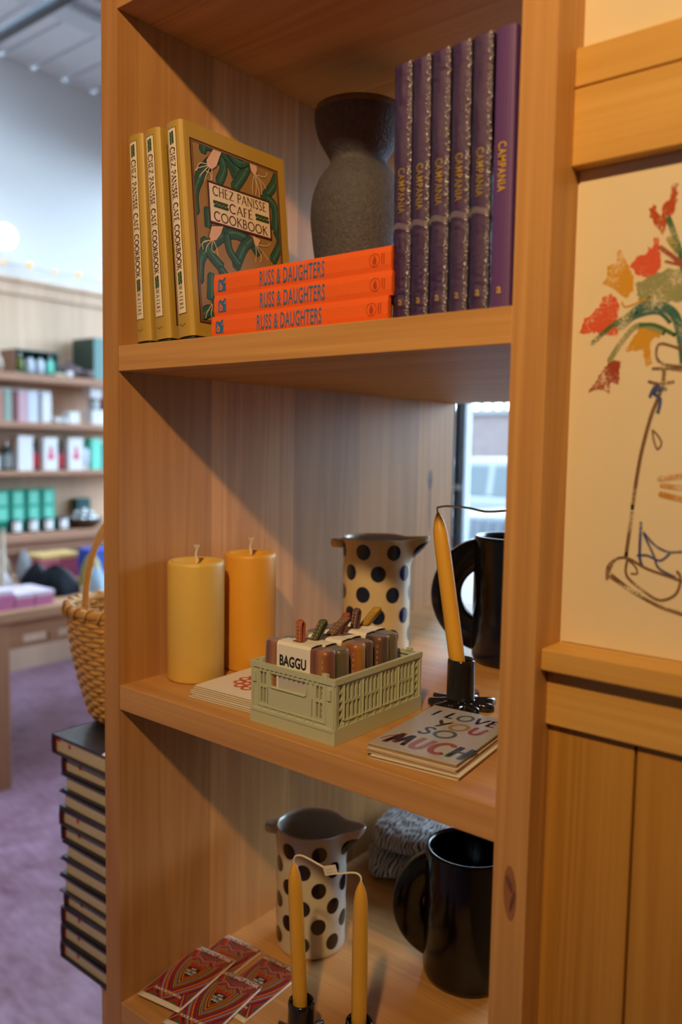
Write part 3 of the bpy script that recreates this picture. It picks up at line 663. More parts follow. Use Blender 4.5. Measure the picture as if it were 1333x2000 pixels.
# ------------------------------------------------------------------ three orange books lying flat
orange = mat('orange_cloth', (.86,.13,.012), .5, var=.03, vscale=200); blue_ink = mat('blue_foil', (.03,.16,.40), .35, var=.05); rust = mat('rust_ink', (.42,.05,.012), .5, var=.05)
LO, WO, TO = .2535, .196, .0238
def orange_book(label):
    t = thing('hardcover_book', label, 'book', group='orange books lying flat on the upper shelf')
    b = MB()
    b.prism([(0,.0),(.006,-.0012),(TO-.006,-.0012),(TO,0),(TO,.004),(0,.004)], lambda z,y: (0,y,z), lambda z,y: (LO,y,z))
    b.box(0, LO, .003, WO, 0, .0028); b.box(0, LO, .003, WO, TO-.0028, TO)
    S = lambda x, z: (x, -.0015, z)
    b.flat(text('RUSS & DAUGHTERS', .0941, .0162, .010, ox=.0747, oy=.0036, space=1.08), S, 1)
    # shop emblem: blue tile with a leafy fruit face
    b.flat([rect(.0075,.0045,.0205,.0150), poly([(.008,.015),(.0085,.0175),(.011,.0185),(.0135,.0165),(.016,.0175),(.0185,.0195),(.0205,.019),(.0195,.0165),(.017,.015)])], S, 1)
    S2 = lambda x, z: (x, -.0016, z)
    b.flat([disc(.0122,.0088,.0030,14,.0034), poly([(.0092,.0128),(.0105,.0142),(.0128,.0138),(.0118,.0124)]), poly([(.0165,.0138),(.0195,.0148),(.020,.0135),(.0175,.0128)])], S2, 0)
    b.flat([disc(.0120,.0085,.0011,8,.0016)], lambda x,z: (x,-.0017,z), 1)
    # printer's mark: ring with a pear, two tiny lines beside it
    b.flat(stroke([(.2335+.0062*math.cos(a), .0118+.0062*math.sin(a)) for a in [2*PI*k/24 for k in range(25)]], .0006, cap=False), S, 2)
    b.flat([poly([(.2335,.0165),(.2350,.0135),(.2360,.0105),(.2350,.0078),(.2335,.0072),(.2320,.0078),(.2310,.0105),(.2320,.0135)])], S, 2)
    for k in range(2): b.flat([rect(.2418+k*.0026,.0068,.2429+k*.0026,.0172)], S, 2)
    b.build('cover', [orange, blue_ink, rust], t, bevel=.0006)
    b = MB(); b.box(.003, LO-.003, .004, WO-.004, .0028, TO-.0028); b.build('page_block', page, t)
    return t
ob = orange_book('topmost of the three orange books lying flat beside the gold cookbooks')
ob.location = (.1685, .0130, ZBt+2*TO+.0004)
dup(ob, 'middle one of the three flat orange books, set slightly to the right', (.1705, .0118, ZBt+TO+.0002))
dup(ob, 'lowest of the three flat orange books, resting on the shelf board', (.1675, .0105, ZBt))

# ------------------------------------------------------------------ six purple books
purple = mat('purple_cloth', (.105,.040,.20), .6, var=.10, vscale=600, bump=.1, bscale=900); yel = mat('yellow_foil', (.62,.40,.03), .4, var=.05)
wrap = film('shrink_wrap', (.99,.99,.99), .30, .45, 170)
TC, WC, HC = .0196, .19, .2405
def purple_book(label, wrapped):
    t = thing('hardcover_book', label, 'book', group='purple books standing on the upper shelf')
    b = MB()
    arc = [(TC/2-TC/2*math.cos(PI*k/8), .003-.003*math.sin(PI*k/8)) for k in range(9)]
    pr = arc+[(TC,.012),(TC-.001,.0135),(TC,.016),(TC,WC),(TC-.0025,WC),(TC-.0025,.006),(.0025,.006),(.0025,WC),(0,WC),(0,.016),(.001,.0135),(0,.012)]
    n = len(pr); vs = [(x,y,z) for z in (0,HC) for x,y in pr]
    b.add(vs, [(i,(i+1)%n,n+(i+1)%n,n+i) for i in range(n)]); 
    for z in (0,1):  # close the shell ends in quads
        o = z*n
        b.add([vs[o+i] for i in range(n)], [tuple(range(0,9))+(14,15)] if False else [tuple(reversed(range(n))) if z == 0 else tuple(range(n))])
    S = lambda a, c: (TC/2+c, -.0004, -a)
    b.flat(text('CAMPANIA', .0425, .0080, .012, ox=-.1434, oy=-.0040, space=1.12), S, 1)
    b.flat(text('a', .0045, .0058, .012, ox=TC/2-.0021, oy=.0135), lambda x,z: (x,-.0004,z), 1)
    b.build('cover', [purple, yel], t)
    b = MB(); b.box(.0027, TC-.0027, .0062, WC-.004, .003, HC-.003); b.build('page_block', page, t)
    if wrapped:
        b = MB(); e = .0007
        rc = .0036; cor = lambda cx, a0, a1: [(cx+(rc+e)*math.cos(math.radians(a0+(a1-a0)*i/7)), rc+.0002-(rc+e)*math.sin(math.radians(a0+(a1-a0)*i/7))) for i in range(8)]
        q = [(-e,WC+e)]+cor(rc, 180, 90)+[(TC*.42,-e*1.5),(TC*.58,-e*1.5)]+cor(TC-rc, 90, 0)+[(TC+e,WC+e)]
        K = 110; vs = []; fs = []; m_ = len(q)
        for k in range(K+1):
            z = .0004+(HC+e-.0004)*k/K; sh = 1 if k < K else .9
            for x, y in q:
                j = random.uniform(-.0006,.0002) if 0 < k < K and y < .01 else 0
                vs.append((TC/2+(x-TC/2)*sh+j*.5*(1 if x > TC/2 else -1), y+j+(.002 if k == K and y < .01 else 0), z))
        for k in range(K):
            for i in range(m_-1): fs.append((k*m_+i, k*m_+i+1, (k+1)*m_+i+1, (k+1)*m_+i))
        fs.append(tuple(range(K*m_, K*m_+m_)))
        b.add(vs, fs, 0, False)
        o = b.build('shrink_wrap', wrap, t); tag(o, 'clear crinkled plastic wrap')
        b = MB(); vs = []; fs = []; K2 = 150                # film strip along the spine's right edge, carrying painted glints
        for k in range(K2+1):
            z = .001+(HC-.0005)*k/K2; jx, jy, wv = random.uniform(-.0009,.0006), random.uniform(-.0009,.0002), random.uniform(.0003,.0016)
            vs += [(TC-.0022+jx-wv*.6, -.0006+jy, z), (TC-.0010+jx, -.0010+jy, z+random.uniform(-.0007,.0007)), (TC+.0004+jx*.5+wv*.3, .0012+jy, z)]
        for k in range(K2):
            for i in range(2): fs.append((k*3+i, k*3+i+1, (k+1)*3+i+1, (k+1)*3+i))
        b.add(vs, fs, 0, False); b.build('glint_edge', glint, o)
        b = MB()                                         # heat-seal seam across the back
        b.add([(TC/2+(x-TC/2)*1.05, y-.0007, .085+.002*math.sin(i)+dz) for dz in (0,.0055) for i,(x,y) in enumerate(q[1:-1])], [(i,i+1,m_-2+i+1,m_-2+i) for i in range(m_-3)], 0, True)
        b.build('wrap_seam', seam, o)
    return t
glint = mat('film_glints', (.80,.78,.82), .22, var=.1, vscale=400, spec=1.0, coat=.8)
_N, _L = glint.node_tree.nodes, glint.node_tree.links                       # white specks in see-through film, standing for sparkling highlights
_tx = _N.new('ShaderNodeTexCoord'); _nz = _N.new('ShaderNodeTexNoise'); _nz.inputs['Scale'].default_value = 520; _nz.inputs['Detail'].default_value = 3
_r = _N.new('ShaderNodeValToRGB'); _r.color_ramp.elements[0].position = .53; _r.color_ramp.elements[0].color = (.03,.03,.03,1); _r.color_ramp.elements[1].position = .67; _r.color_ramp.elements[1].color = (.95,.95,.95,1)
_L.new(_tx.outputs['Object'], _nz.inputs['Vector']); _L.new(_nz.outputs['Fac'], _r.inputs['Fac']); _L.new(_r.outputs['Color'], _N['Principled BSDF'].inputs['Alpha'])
seam = mat('wrap_seam', (.66,.62,.66), .25, var=.2, vscale=500); seam.node_tree.nodes['Principled BSDF'].inputs['Alpha'].default_value = .16
LBL = ['leftmost shrink-wrapped purple book, next to the orange books', 'second purple book from the left, in crinkled clear wrap', 'third purple book from the left, in crinkled clear wrap', 'fourth purple book from the left, in crinkled clear wrap', 'fifth purple book, the last wrapped one, beside the unwrapped one']
pb = purple_book(LBL[0], True); xs_ = [.4215,.4430,.4648,.4868,.5088]
for i, x in enumerate(xs_):
    o = pb if i == 0 else dup(pb, LBL[i])
    o.location = (x, .0155-.001*i, ZBt); o.rotation_euler = (0, math.radians(-.8+.05*i), 0)
o = purple_book('unwrapped purple book at the right end, against the right side panel', False)
o.location = (.5312, .010, ZBt); o.rotation_euler = (0, math.radians(-.4), 0)

# ------------------------------------------------------------------ vase
clay = mat('rough_dark_clay', (.080,.078,.106), .7, var=.5, vscale=160, bump=1.0, bscale=260)
clay_rim = mat('bare_clay_rim', (.20,.14,.09), .9, var=.35, vscale=160, bump=.8, bscale=400)
b = MB()
pf = [(.040,0),(.043,.004),(.048,.05),(.056,.11),(.064,.165),(.0675,.20),(.066,.225),(.058,.250),(.046,.268),(.0405,.276),(.0415,.284),(.050,.298),(.0585,.313),(.0630,.330),(.0640,.342)]
q = smooth_path(pf, 4); b.lathe(q, 64, cap1=False, m=0)
b.lathe([(.0640,.342),(.0642,.347),(.0625,.351),(.059,.352),(.057,.349)], 64, m=1, cap0=False, cap1=False)
b.lathe([(.057,.349),(.056,.33),(.045,.30),(.034,.276),(.045,.25),(.055,.2),(.03,.02)], 64, m=0, cap0=False)
tag(b.build('vase', [clay, clay_rim], loc=(.1530, .300, ZBt)), 'dark rough clay hourglass vase behind the orange books', 'vase')

# ------------------------------------------------------------------ middle shelf: two pillar candles
wick_m = mat('cotton_wick', (.80,.74,.64), .9, var=.08, vscale=600, bump=.4, bscale=1200)
def pillar(label, loc, r, h, m):
    t = thing('pillar_candle', label, 'candle', loc, group='beeswax pillar candles on the middle shelf')
    b = MB(); b.lathe([(r-.003,0),(r-.0008,.0015),(r,.004),(r,h*.5),(r,h-.006),(r-.0012,h-.0015),(r-.004,h),(r-.010,h-.0015),(r-.016,h-.006),(.012,h-.010),(.003,h-.011)], 64); b.build('wax', m, t)
    b = MB(); b.tube([(0,0,h-.012),(0,.001,h),(-.001,0,h+.008),(.0012,0,h+.014)], .0016, 8)
    for k in range(9):
        a = k*.7; b.tube([(.001,0,h+.012),(.001+.0022*math.cos(a),.0022*math.sin(a),h+.0165+.0006*(k%3)),(.001+.0036*math.cos(a+.5),.0036*math.sin(a+.5),h+.0195+.001*(k%2))], .0007, 5)
    b.build('wick', wick_m, t)
def wax(name, c):
    m = mat(name, c, .45, var=.04, vscale=25, bump=.05, bscale=500); B = m.node_tree.nodes['Principled BSDF']
    B.inputs['Subsurface Weight'].default_value = .25; B.inputs['Subsurface Radius'].default_value = (.012,.006,.002); B.inputs['Subsurface Scale'].default_value = .6; return m
wax_a, wax_b = wax('beeswax_lit', (.74,.51,.13)), wax('beeswax_amber', (.78,.40,.05))  # one wax: the brighter light on the front candle is put in its colour
pillar('front beeswax pillar candle, coloured paler as if lit, by the left side panel', (.0452,.0935,ZCt), .0388, .1640, wax_a)
pillar('rear amber beeswax pillar candle behind the one coloured as if lit', (.0600,.1830,ZCt), .0372, .1680, wax_b)

# ------------------------------------------------------------------ greeting cards
kraft = mat('kraft_edge', (.42,.29,.17), .8, var=.08, vscale=200); card_w = mat('card_stock', (.80,.76,.70), .55, var=.02); card_film = film('card_sleeve', (1,1,1), .16, .25, 40)
def inks(name, c): return mat('ink_'+name, tuple(min(.8, v*1.5+.01) for v in c), .6, var=.12, vscale=90)
I = {k: inks(k, v) for k, v in dict(teal=(.03,.13,.17),slate=(.06,.12,.17),plum=(.16,.03,.16),gold=(.40,.24,.03),brick=(.34,.05,.045),navy=(.03,.05,.10),maroon=(.24,.03,.06),mauve=(.36,.16,.17),rust=(.36,.07,.03),green=(.07,.16,.07),orange=(.60,.20,.03)).items()}
def card(label, name, cat, w_, d_, group, art=None, mats=(), th=.0012):
    t = thing(name, label, cat, group=group)
    b = MB(); b.box(0, w_, 0, d_, 0, th*.45, 1); b.box(.0004, w_-.0003, .0004, d_, th*.45, th, 0)
    if art: art(b)
    b.build('card', [card_w, kraft]+list(mats), t)
    return t
def love_art(b):
    W_, D_ = .1016, .154
    F = lambda x, y: (x, y, .00135)
    mi = {k: i+2 for i, k in enumerate(I)}
    lvl = [0]
    def row(letters, x0, y0, hgt, wdt, wt):
        x = x0
        for ch, c in letters:
            g = G[ch]; k = hgt*wdt
            for p, q in g[1]:
                lvl[0] += 1; z = .00125+.00001*(lvl[0] % 20)     # brush strokes overlap, each over the last
                b.flat(stroke([(x+a*k+c_*hgt*.10, y0+c_*hgt) for a, c_ in p], hgt*wt*q), lambda u,v: (u,v,z), mi[c], 1e-6)
            x += (g[0]+.12)*k
    row([('I','teal'),(' ','teal'),('L','teal'),('O','slate'),('V','plum'),('E','plum')], .012, .120, .020, .92, .20)
    row([('Y','gold'),('O','gold'),('U','brick')], .028, .087, .022, .98, .22)
    row([('S','navy'),('O','slate')], .026, .058, .023, 1.05, .20)
    row([('M','maroon'),('U','mauve'),('C','rust'),('H','green')], .011, .014, .032, .735, .22)
    b.flat(stroke(smooth_path([(.004,.020),(.010,.034),(.018,.044)],4), .002), F, mi['maroon'])
lc = card('topmost lettered greeting card, saying I love you so much, by the right side panel', 'greeting_card', 'card', .1016, .154, 'greeting cards stacked at the right of the middle shelf', love_art, list(I.values()))
ANG = math.atan2(.0106, .1016)
b = MB(); b.add([(-.0005,-.0005,.0016),(.102,-.0005,.0016),(.102,.1545,.0016),(-.0005,.1545,.0016)], [(0,1,2,3)]); tag(b.build('clear_sleeve', card_film, lc), 'clear shiny plastic sleeve')
NC = 9
lc.location = (.4005, .0190, ZCt+NC*.00155+.0001); lc.rotation_euler = (0,0,ANG)
lp = card('second card in the right-hand stack, under the lettered one', 'greeting_card', 'card', .1016, .154, 'greeting cards stacked at the right of the middle shelf')
for i in range(1, NC+1):
    o = lp if i == 1 else dup(lp, f'{ORD[i] if i < NC else "lowest"} card in the right-hand stack of greeting cards, its kraft edge showing')
    o.location = (.4005+random.uniform(-.0012,.0012)+(.004 if i > 6 else 0), .0190+random.uniform(-.001,.001)-(.003 if i > 6 else 0), ZCt+(NC-i)*.00155+.0001); o.rotation_euler = (0,0,ANG+random.uniform(-.012,.012))
def flower_art(b):
    F = lambda x, y: (x, y, .00135)
    for k in range(12):
        a = 2*PI*k/12
        b.flat([disc(.062+.030*math.cos(a), .062+.030*math.sin(a), .0085, 12)], F, 2)
        b.flat([disc(.062+.030*math.cos(a), .062+.030*math.sin(a), .0042, 10)], lambda x,y: (x,y,.00145), 0)
    b.flat([disc(.062,.062,.0265,28)], lambda x,y: (x,y,.0014), 2)
    for k in range(10):
        a = 2*PI*k/10+.2; b.flat([disc(.062+.020*math.cos(a), .062+.020*math.sin(a), .0035, 10)], lambda x,y: (x,y,.00150), 0)
    b.flat([disc(.062,.062,.0155,24)], lambda x,y: (x,y,.00155), 3)
    b.flat(stroke(smooth_path([(.062,.112),(.072,.118),(.086,.114)],4), .006), F, 4)
fc = card('topmost card of the left stack, printed with an orange flower, half under the crate', 'greeting_card', 'card', .115, .140, 'greeting cards stacked left of the crate', flower_art, [I['rust'], I['orange'], I['mauve']])
NL = 7
fc.location = (.1020,.0415,ZCt+(NL-1)*.0017+.0001); fc.rotation_euler = (0,0,.06)
fp = card('second card in the stack left of the crate', 'greeting_card', 'card', .115, .140, 'greeting cards stacked left of the crate')
for i in range(1, NL):
    o = fp if i == 1 else dup(fp, f'{ORD[i] if i < NL-1 else "lowest"} card in the stack left of the crate, its edge showing')
    o.location = (.1020+.0012*(i%3)-(.0 if i < 5 else -.004), .0415-.0022*i, ZCt+(NL-1-i)*.0017+.0001); o.rotation_euler = (0,0,.05+.006*((i*5)%4))

# ------------------------------------------------------------------ folding crate with rolled bags
sage = mat('sage_plastic', (.50,.54,.39), .42, var=.03, vscale=60)
def holed(b, w_, h_, th, holes, fn, m=0):
    """wall w_ x h_ with rectangular openings; fn(u, v, depth) places it"""
    us = sorted({0, w_}|{a for h in holes for a in (h[0], h[2])}); vs = sorted({0, h_}|{a for h in holes for a in (h[1], h[3])})
    solid = lambda i, j: 0 <= i < len(us)-1 and 0 <= j < len(vs)-1 and not any(h[0] <= (us[i]+us[i+1])/2 <= h[2] and h[1] <= (vs[j]+vs[j+1])/2 <= h[3] for h in holes)
    for i in range(len(us)-1):
        for j in range(len(vs)-1):
            if not solid(i, j): continue
            q = [(us[i],vs[j]),(us[i+1],vs[j]),(us[i+1],vs[j+1]),(us[i],vs[j+1])]
            b.add([fn(u,v,0) for u,v in q], [(0,1,2,3)], m); b.add([fn(u,v,th) for u,v in q], [(3,2,1,0)], m)
            for (di, dj, a, c) in ((0,-1,0,1),(1,0,1,2),(0,1,2,3),(-1,0,3,0)):
                if not solid(i+di, j+dj): b.add([fn(*q[a],0), fn(*q[c],0), fn(*q[c],th), fn(*q[a],th)], [(3,2,1,0)], m)
CW, CD, CH = .1280, .1690, .0735
cr = thing('folding_crate', 'small sage green plastic crate full of rolled bags', 'crate', (.2290, .0170, ZCt))
b = MB(); b.box(0, CW, 0, CD, 0, .0185); b.box(.002, CW-.002, -.0008, 0, .0185-.004, .0185); o = b.build('base_tray', sage, cr, bevel=.0012)
def end_holes():
    H = []
    for x in (.0155,.0205,.1000,.1055): H += [(x,.0072,x+.0034,.0252),(x,.0286,x+.0034,.0434)]
    for x in (.026,.0935): H.append((x, .0065, x+.0016, .0265))
    H.append((.0320,.0290,.0850,.0435))
    return H
def end_wall(name, y, sgn):
    b = MB(); F = lambda u, v, d: (u, y+sgn*d, .0185+v)
    holed(b, CW, .0490, .0035, end_holes(), F)
    # raised rib frame, teeth under the rim, lip round the hand hole
    for (x0,z0,x1,z1) in ((.0125,.0035,.0135,.046),(.1135,.0035,.1145,.046),(.0135,.0035,.1135,.0048)): b.box(x0,x1,min(y-sgn*.0012,y),max(y-sgn*.0012,y),.0185+z0,.0185+z1)
    for k in range(13): b.box(.016+k*.0072,.0178+k*.0072,min(y-sgn*.0018,y),max(y-sgn*.0018,y),.0185+.0440,.0185+.0478)
    for k in range(7): b.box(.018+k*.0132,.0192+k*.0132,min(y-sgn*.0016,y),max(y-sgn*.0016,y),.0185,.0185+.0036)
    lip = [(.0310,.0445),(.0310,.0305),(.0325,.0285),(.0345,.0278),(.0830,.0278),(.0852,.0287),(.0862,.0305),(.0862,.0445)]
    b.tube([(x, y-sgn*.0006, .0185+z) for x,z in lip], .0011, 6)
    b.box(0, CW, min(y-sgn*.0016,y+sgn*.0035), max(y-sgn*.0016,y+sgn*.0035), .0185+.0478, .0185+.0540)
    for x in (.012,.1080): b.box(x, x+.007, y, y+sgn*.0045, .0725, .0765); b.box(x+.002, x+.005, y-sgn*.0014, y, .0725, .0745)
    for x in (.0045,.1175):
        b.box(x, x+.0045, min(y-sgn*.002,y), max(y-sgn*.002,y), .049, .061)
    return b.build(name, sage, cr)
end_wall('end_wall', .0015, 1); end_wall('end_wall', CD-.0015, -1)
def side_wall(x, sgn):
    b = MB(); F = lambda u, v, d: (x+sgn*d, u, .0185+v)
    H = []
    for g in range(4):
        for k in range(4):
            y0 = .0192+g*.0345+k*.0076
            H += [(y0,.0072,y0+.0045,.0244),(y0,.0276,y0+.0045,.0444)]
    for yb in (.0020,.0095,CD-.0135,CD-.0060):           # open corner lattice
        for k in range(5): H.append((yb,.0022+k*.0092,yb+.0052,.0088+k*.0092))
    holed(b, CD, .0500, .0032, H, F)
    X = sorted((x-sgn*.0014, x))
    for yy in (.0165,.0505,.0850,.1195,CD-.0185): b.box(X[0], X[1], yy, yy+.0014, .0185, .0640)
    b.box(X[0], X[1], .0165, CD-.0165, .0185+.0052, .0185+.0064)
    for k in range(8): b.box(X[0], X[1], .022+k*.0165, .0258+k*.0165, .0185, .0185+.0042)
    b.box(min(x-sgn*.0018,x+sgn*.0032), max(x-sgn*.0018,x+sgn*.0032), .001, CD-.001, .0185+.0482, .0185+.0545)
    return b.build('side_wall', sage, cr)
side_wall(.0015, 1); side_wall(CW-.0015, -1)
# bags
sl_w = mat('paper_sleeve', (.80,.78,.74), .6, var=.02); blk = mat('black_print', (.012,.012,.014), .6, var=.02); grey_p = mat('grey_print', (.50,.49,.47), .6, var=.04)
sun1 = stripes('sunset_satin', [(0.330,0.120,0.030),(0.132,0.042,0.054),(0.372,0.156,0.042),(0.180,0.054,0.048),(0.360,0.180,0.060)], 0, 9, .38, .4, .3)
sun2 = stripes('olive_satin', [(0.060,0.066,0.042),(0.156,0.114,0.078),(0.078,0.078,0.054),(0.180,0.132,0.102)], 0, 14, .38, .4, .3)
sun3 = stripes('amber_satin', [(0.372,0.156,0.030),(0.330,0.216,0.030),(0.252,0.078,0.042),(0.360,0.132,0.036)], 0, 10, .38, .4, .3)
sun4 = stripes('dusk_satin', [(0.096,0.042,0.036),(0.042,0.036,0.030),(0.180,0.078,0.048),(0.078,0.048,0.048)], 0, 13, .4, .4, .3)
sky1 = stripes('sky_satin', [(.50,.36,.14),(.36,.44,.46),(.55,.40,.18),(.40,.46,.46)], 0, 16, .4, .3, .3)
thr = mat('pale_stitching', (.66,.55,.38), .7, var=.05)
lp_c = {'terracotta': mat('terracotta_strap', (.36,.09,.04), .7, var=.12, vscale=300), 'green': mat('olive_strap', (.08,.09,.05), .7, var=.12, vscale=300), 'brown': mat('brown_strap', (.20,.11,.08), .7, var=.12, vscale=300), 'red': mat('red_strap', (.34,.06,.035), .7, var=.12, vscale=300), 'plum': mat('plum_strap', (.13,.065,.075), .7, var=.12, vscale=300), 'yellow': mat('mustard_strap', (.45,.26,.03), .7, var=.12, vscale=300)}
def rounded(w_, d_, r, n=5):
    P = []
    for cx, cy, a0 in ((w_-r, r, -90), (w_-r, d_-r, 0), (r, d_-r, 90), (r, r, 180)):
        for k in range(n+1): a = math.radians(a0+90*k/n); P.append((cx+r*math.cos(a), cy+r*math.sin(a)))
    return P
def bag(label, loc, rz, h, body_m, strap, lean, front=False):
    t = thing('rolled_bag', label, 'bag', loc, (0,0,rz), 'rolled bags in the sage crate')
    w_, d_ = .097, .0215
    P = rounded(w_, d_, .0095); b = MB(); n = len(P); vs = []; lv = [(0,.96),(.3,1),(.7,1.0),(.93,1.0),(.985,.96),(1,.84)]
    for zf, s in lv:
        for x, y in P:
            wob = .0007*math.sin(x*180+zf*7)
            vs.append((w_/2+(x-w_/2)*(1-(1-s)*.25), d_/2+(y-d_/2)*s+wob, zf*h))
    fs = [(i*n+k, i*n+(k+1)%n, (i+1)*n+(k+1)%n, (i+1)*n+k) for i in range(len(lv)-1) for k in range(n)]
    b.add(vs, fs, 0, True); b.add(vs[-n:], [tuple(range(n))]); b.add(vs[:n], [tuple(reversed(range(n)))])
    bo = b.build('fabric_roll', body_m, t)
    b = MB()
    for k in range(11): z = .004+k*(h-.010)/11; b.tube([(w_-.0062, -.0006, z), (w_-.0062, -.0006, z+.0034)], .0004, 5)
    b.build('stitching', thr, bo)
    # paper sleeve round the middle with a slot for the strap
    sx0, sx1 = .024, .0735; e = .0009
    b = MB()
    q = [(-e,.006),(-e,h-.001),(.0015,h+.0022),(d_/2,h+.0030),(d_-.0015,h+.0022),(d_+e,h-.001),(d_+e,.006)]
    m_ = len(q)
    b.add([(x,y,z) for x in (sx0, sx1) for y,z in q], [(i, m_+i, m_+i+1, i+1) for i in range(m_-1)], 0, False)
    b.add([(x,y+(d_/2-y)*.03,z-.0004) for x in (sx0, sx1) for y,z in q], [(i, i+1, m_+i+1, m_+i) for i in range(m_-1)], 0, False)
    Fp = lambda x, z: (x, -e-.0002, z)
    b.flat(text('BAGGU', .0395, .0128, .034, ox=sx0+.0045, oy=h-.0250), Fp, 1)
    b.flat([rect(sx0+.003, .012, sx1-.004, h-.030)], Fp, 2); b.flat([rect(sx0+.012, .012, sx0+.034, .024)], lambda x,z:(x,-e-.0003,z), 3)
    for k in range(4): b.flat([rect(sx0+.012, .013+k*.003, sx0+.034, .0142+k*.003)], lambda x,z:(x,-e-.0004,z), 1)
    b.flat([disc((sx0+sx1)/2-.002, d_/2, .0085, 16, .0038)], lambda x,y:(x,y,h+.00335), 4)
    b.build('sleeve', [sl_w, blk, grey_p, lp_c['terracotta'], lp_c['brown']], t)
    lx, ly = lean
    pts = [((sx0+sx1)/2-.002+lx*f, d_/2+ly*f, h+.0024+.0245*f) for f in (0,.3,.6,.9)]
    b = MB(); b.tube(pts+[(pts[-1][0]+lx*.12, pts[-1][1]+.003, pts[-1][2]+.0022), (pts[-1][0], d_/2+ly*.9+.0058, pts[-1][2]-.001), (pts[0][0]+.001, d_/2+.0042, h+.0022)], .0044, 8, flat=.34, up=(1,.15,0))
    so = b.build('strap', lp_c[strap], t)
    b = MB()
    for dx in (-.0022, .0022):
        for k in range(5):
            f0 = .08+k*.17; a, c = [((sx0+sx1)/2-.002+lx*f+dx, d_/2+ly*f-.0019, h+.0024+.0245*f) for f in (f0, f0+.10)]
            b.tube([a, c], .00035, 5)
    b.build('stitching', thr, so)
    return t
BASE = ZCt+.0188
bag('front rolled satin bag in the crate, its white sleeve facing out and terracotta strap upright', (.2440,.0205,BASE), .02, .0800, sun1, 'terracotta', (.001,-.001), True)
bag('second rolled bag in the crate, with the green strap leaning right', (.2470,.0440,BASE), -.03, .0790, sun2, 'green', (.012,.002))
bag('third rolled bag in the crate, amber satin with a brown strap bent far right', (.2490,.0675,BASE), .03, .0800, sun3, 'brown', (.024,.000))
bag('fourth rolled bag in the crate, with the bright red strap', (.2450,.0910,BASE), -.02, .0790, sun4, 'red', (.010,.002))
bag('fifth rolled bag in the crate, with the dark plum strap', (.2490,.1140,BASE), .02, .0810, sun4, 'plum', (.004,-.001))
bag('sixth rolled bag in the crate, with the mustard strap leaning right', (.2470,.1370,BASE), -.02, .0810, sun2, 'yellow', (.020,.002))
b = MB(); P = rounded(.016,.040,.007); b.prism(P, lambda x,y:(x,y,0), lambda x,y:(x,y,.0600)); o = b.build('rolled_bag', sky1, loc=(.2435,.0240,BASE)) if False else None

# ------------------------------------------------------------------ pitchers with dots
glz = mat('cream_glaze', (.66,.55,.37), .22, var=.04, vscale=30, coat=.3); glz_w = mat('white_glaze', (.62,.58,.50), .22, var=.04, vscale=30, coat=.3)
navy = mat('navy_dots', (.008,.014,.055), .2, var=.1, coat=.3); dkdot = mat('black_dots', (.010,.008,.010), .2, var=.1, coat=.3)
glz_in = mat('grey_glaze_inside', (.46,.42,.36), .3, var=.05)
def pitcher(label, loc, rz, gm, dm, R_, Hh, dots, dr):
    t = thing('pitcher', label, 'pitcher', loc, (0,0,rz))
    def fn(r, z, a):                                      # beak at angle 0
        a = (a+PI) % (2*PI)-PI
        s = max(0, min(1, (z-(Hh-.042))/.042)); s = s*s*(3-2*s)
        k = math.exp(-(a/.30)**2)*s
        lip = .0016*math.sin(s*PI/2)
        return r+.028*k+lip, z+.003*k*s-.0012*math.exp(-((abs(a)-.7)/.3)**2)*s
    b = MB(); prof = [(R_-.004,0),(R_-.001,.0012),(R_,.004)]+[(R_,.004+(Hh-.004)*i/24) for i in range(1, 25)]
    b.lathe(prof, 80, fn=fn, cap1=False, m=0)
    b.lathe([(R_,Hh),(R_-.0012,Hh+.0014),(R_-.0032,Hh+.0006),(R_-.0045,Hh-.003)], 80, fn=fn, cap0=False, cap1=False, m=0)
    b.lathe([(R_-.0045,Hh-.003)]+[(R_-.0048,Hh-.003-(Hh-.010)*i/16) for i in range(1, 17)]+[(.004,.0068)], 80, fn=fn, cap0=False, m=2)
    for (a, z) in dots:
        vs = []; fs = []; nr, na = 3, 22
        for i in range(nr+1):
            for k in range(na):
                q = 2*PI*k/na; rr = dr*i/nr; aa = a+rr*math.cos(q)/R_; zz = z+rr*1.06*math.sin(q)
                r2, z2 = fn(R_+.00035, zz, aa); vs.append((r2*math.cos(aa), r2*math.sin(aa), z2))
        for i in range(nr):
            for k in range(na): fs.append((i*na+k, (i+1)*na+k, (i+1)*na+(k+1)%na, i*na+(k+1)%na))
        b.add(vs, fs, 1, True)
    b.build('body', [gm, dm, glz_in], t)
    b = MB(); lug = [(-R_+.003,-.014),(-R_-.010,-.0135),(-R_-.017,-.010),(-R_-.021,-.004),(-R_-.021,.004),(-R_-.017,.010),(-R_-.010,.0135),(-R_+.003,.014)]
    b.prism(lug, lambda x,y: (x,y,Hh-.0175), lambda x,y: (x,y,Hh-.0030)); b.build('thumb_lug', gm, t, bevel=.005, seg=4)
    return t
def dotgrid(a0, da, zs, shift):
    return [(a0+da*k+(da/2 if (i % 2) ^ shift else 0), z) for i, z in enumerate(zs) for k in range(round(2*PI/da))]
pitcher('cream pitcher with blue dots behind the crate on the middle shelf', (.1310,.3950,ZCt), .52, glz, navy, .0535, .1790, dotgrid(-2.76, 2*PI/7, (.161,.128,.095,.062,.029), 0), .0118)
pitcher('cream pitcher with black dots standing open on the lowest shelf', (.1035,.2790,ZDt), .50, glz_w, dkdot, .0540, .1870, dotgrid(-2.95, 2*PI/7, (.164,.136,.108,.080,.052,.024), 0), .0116)

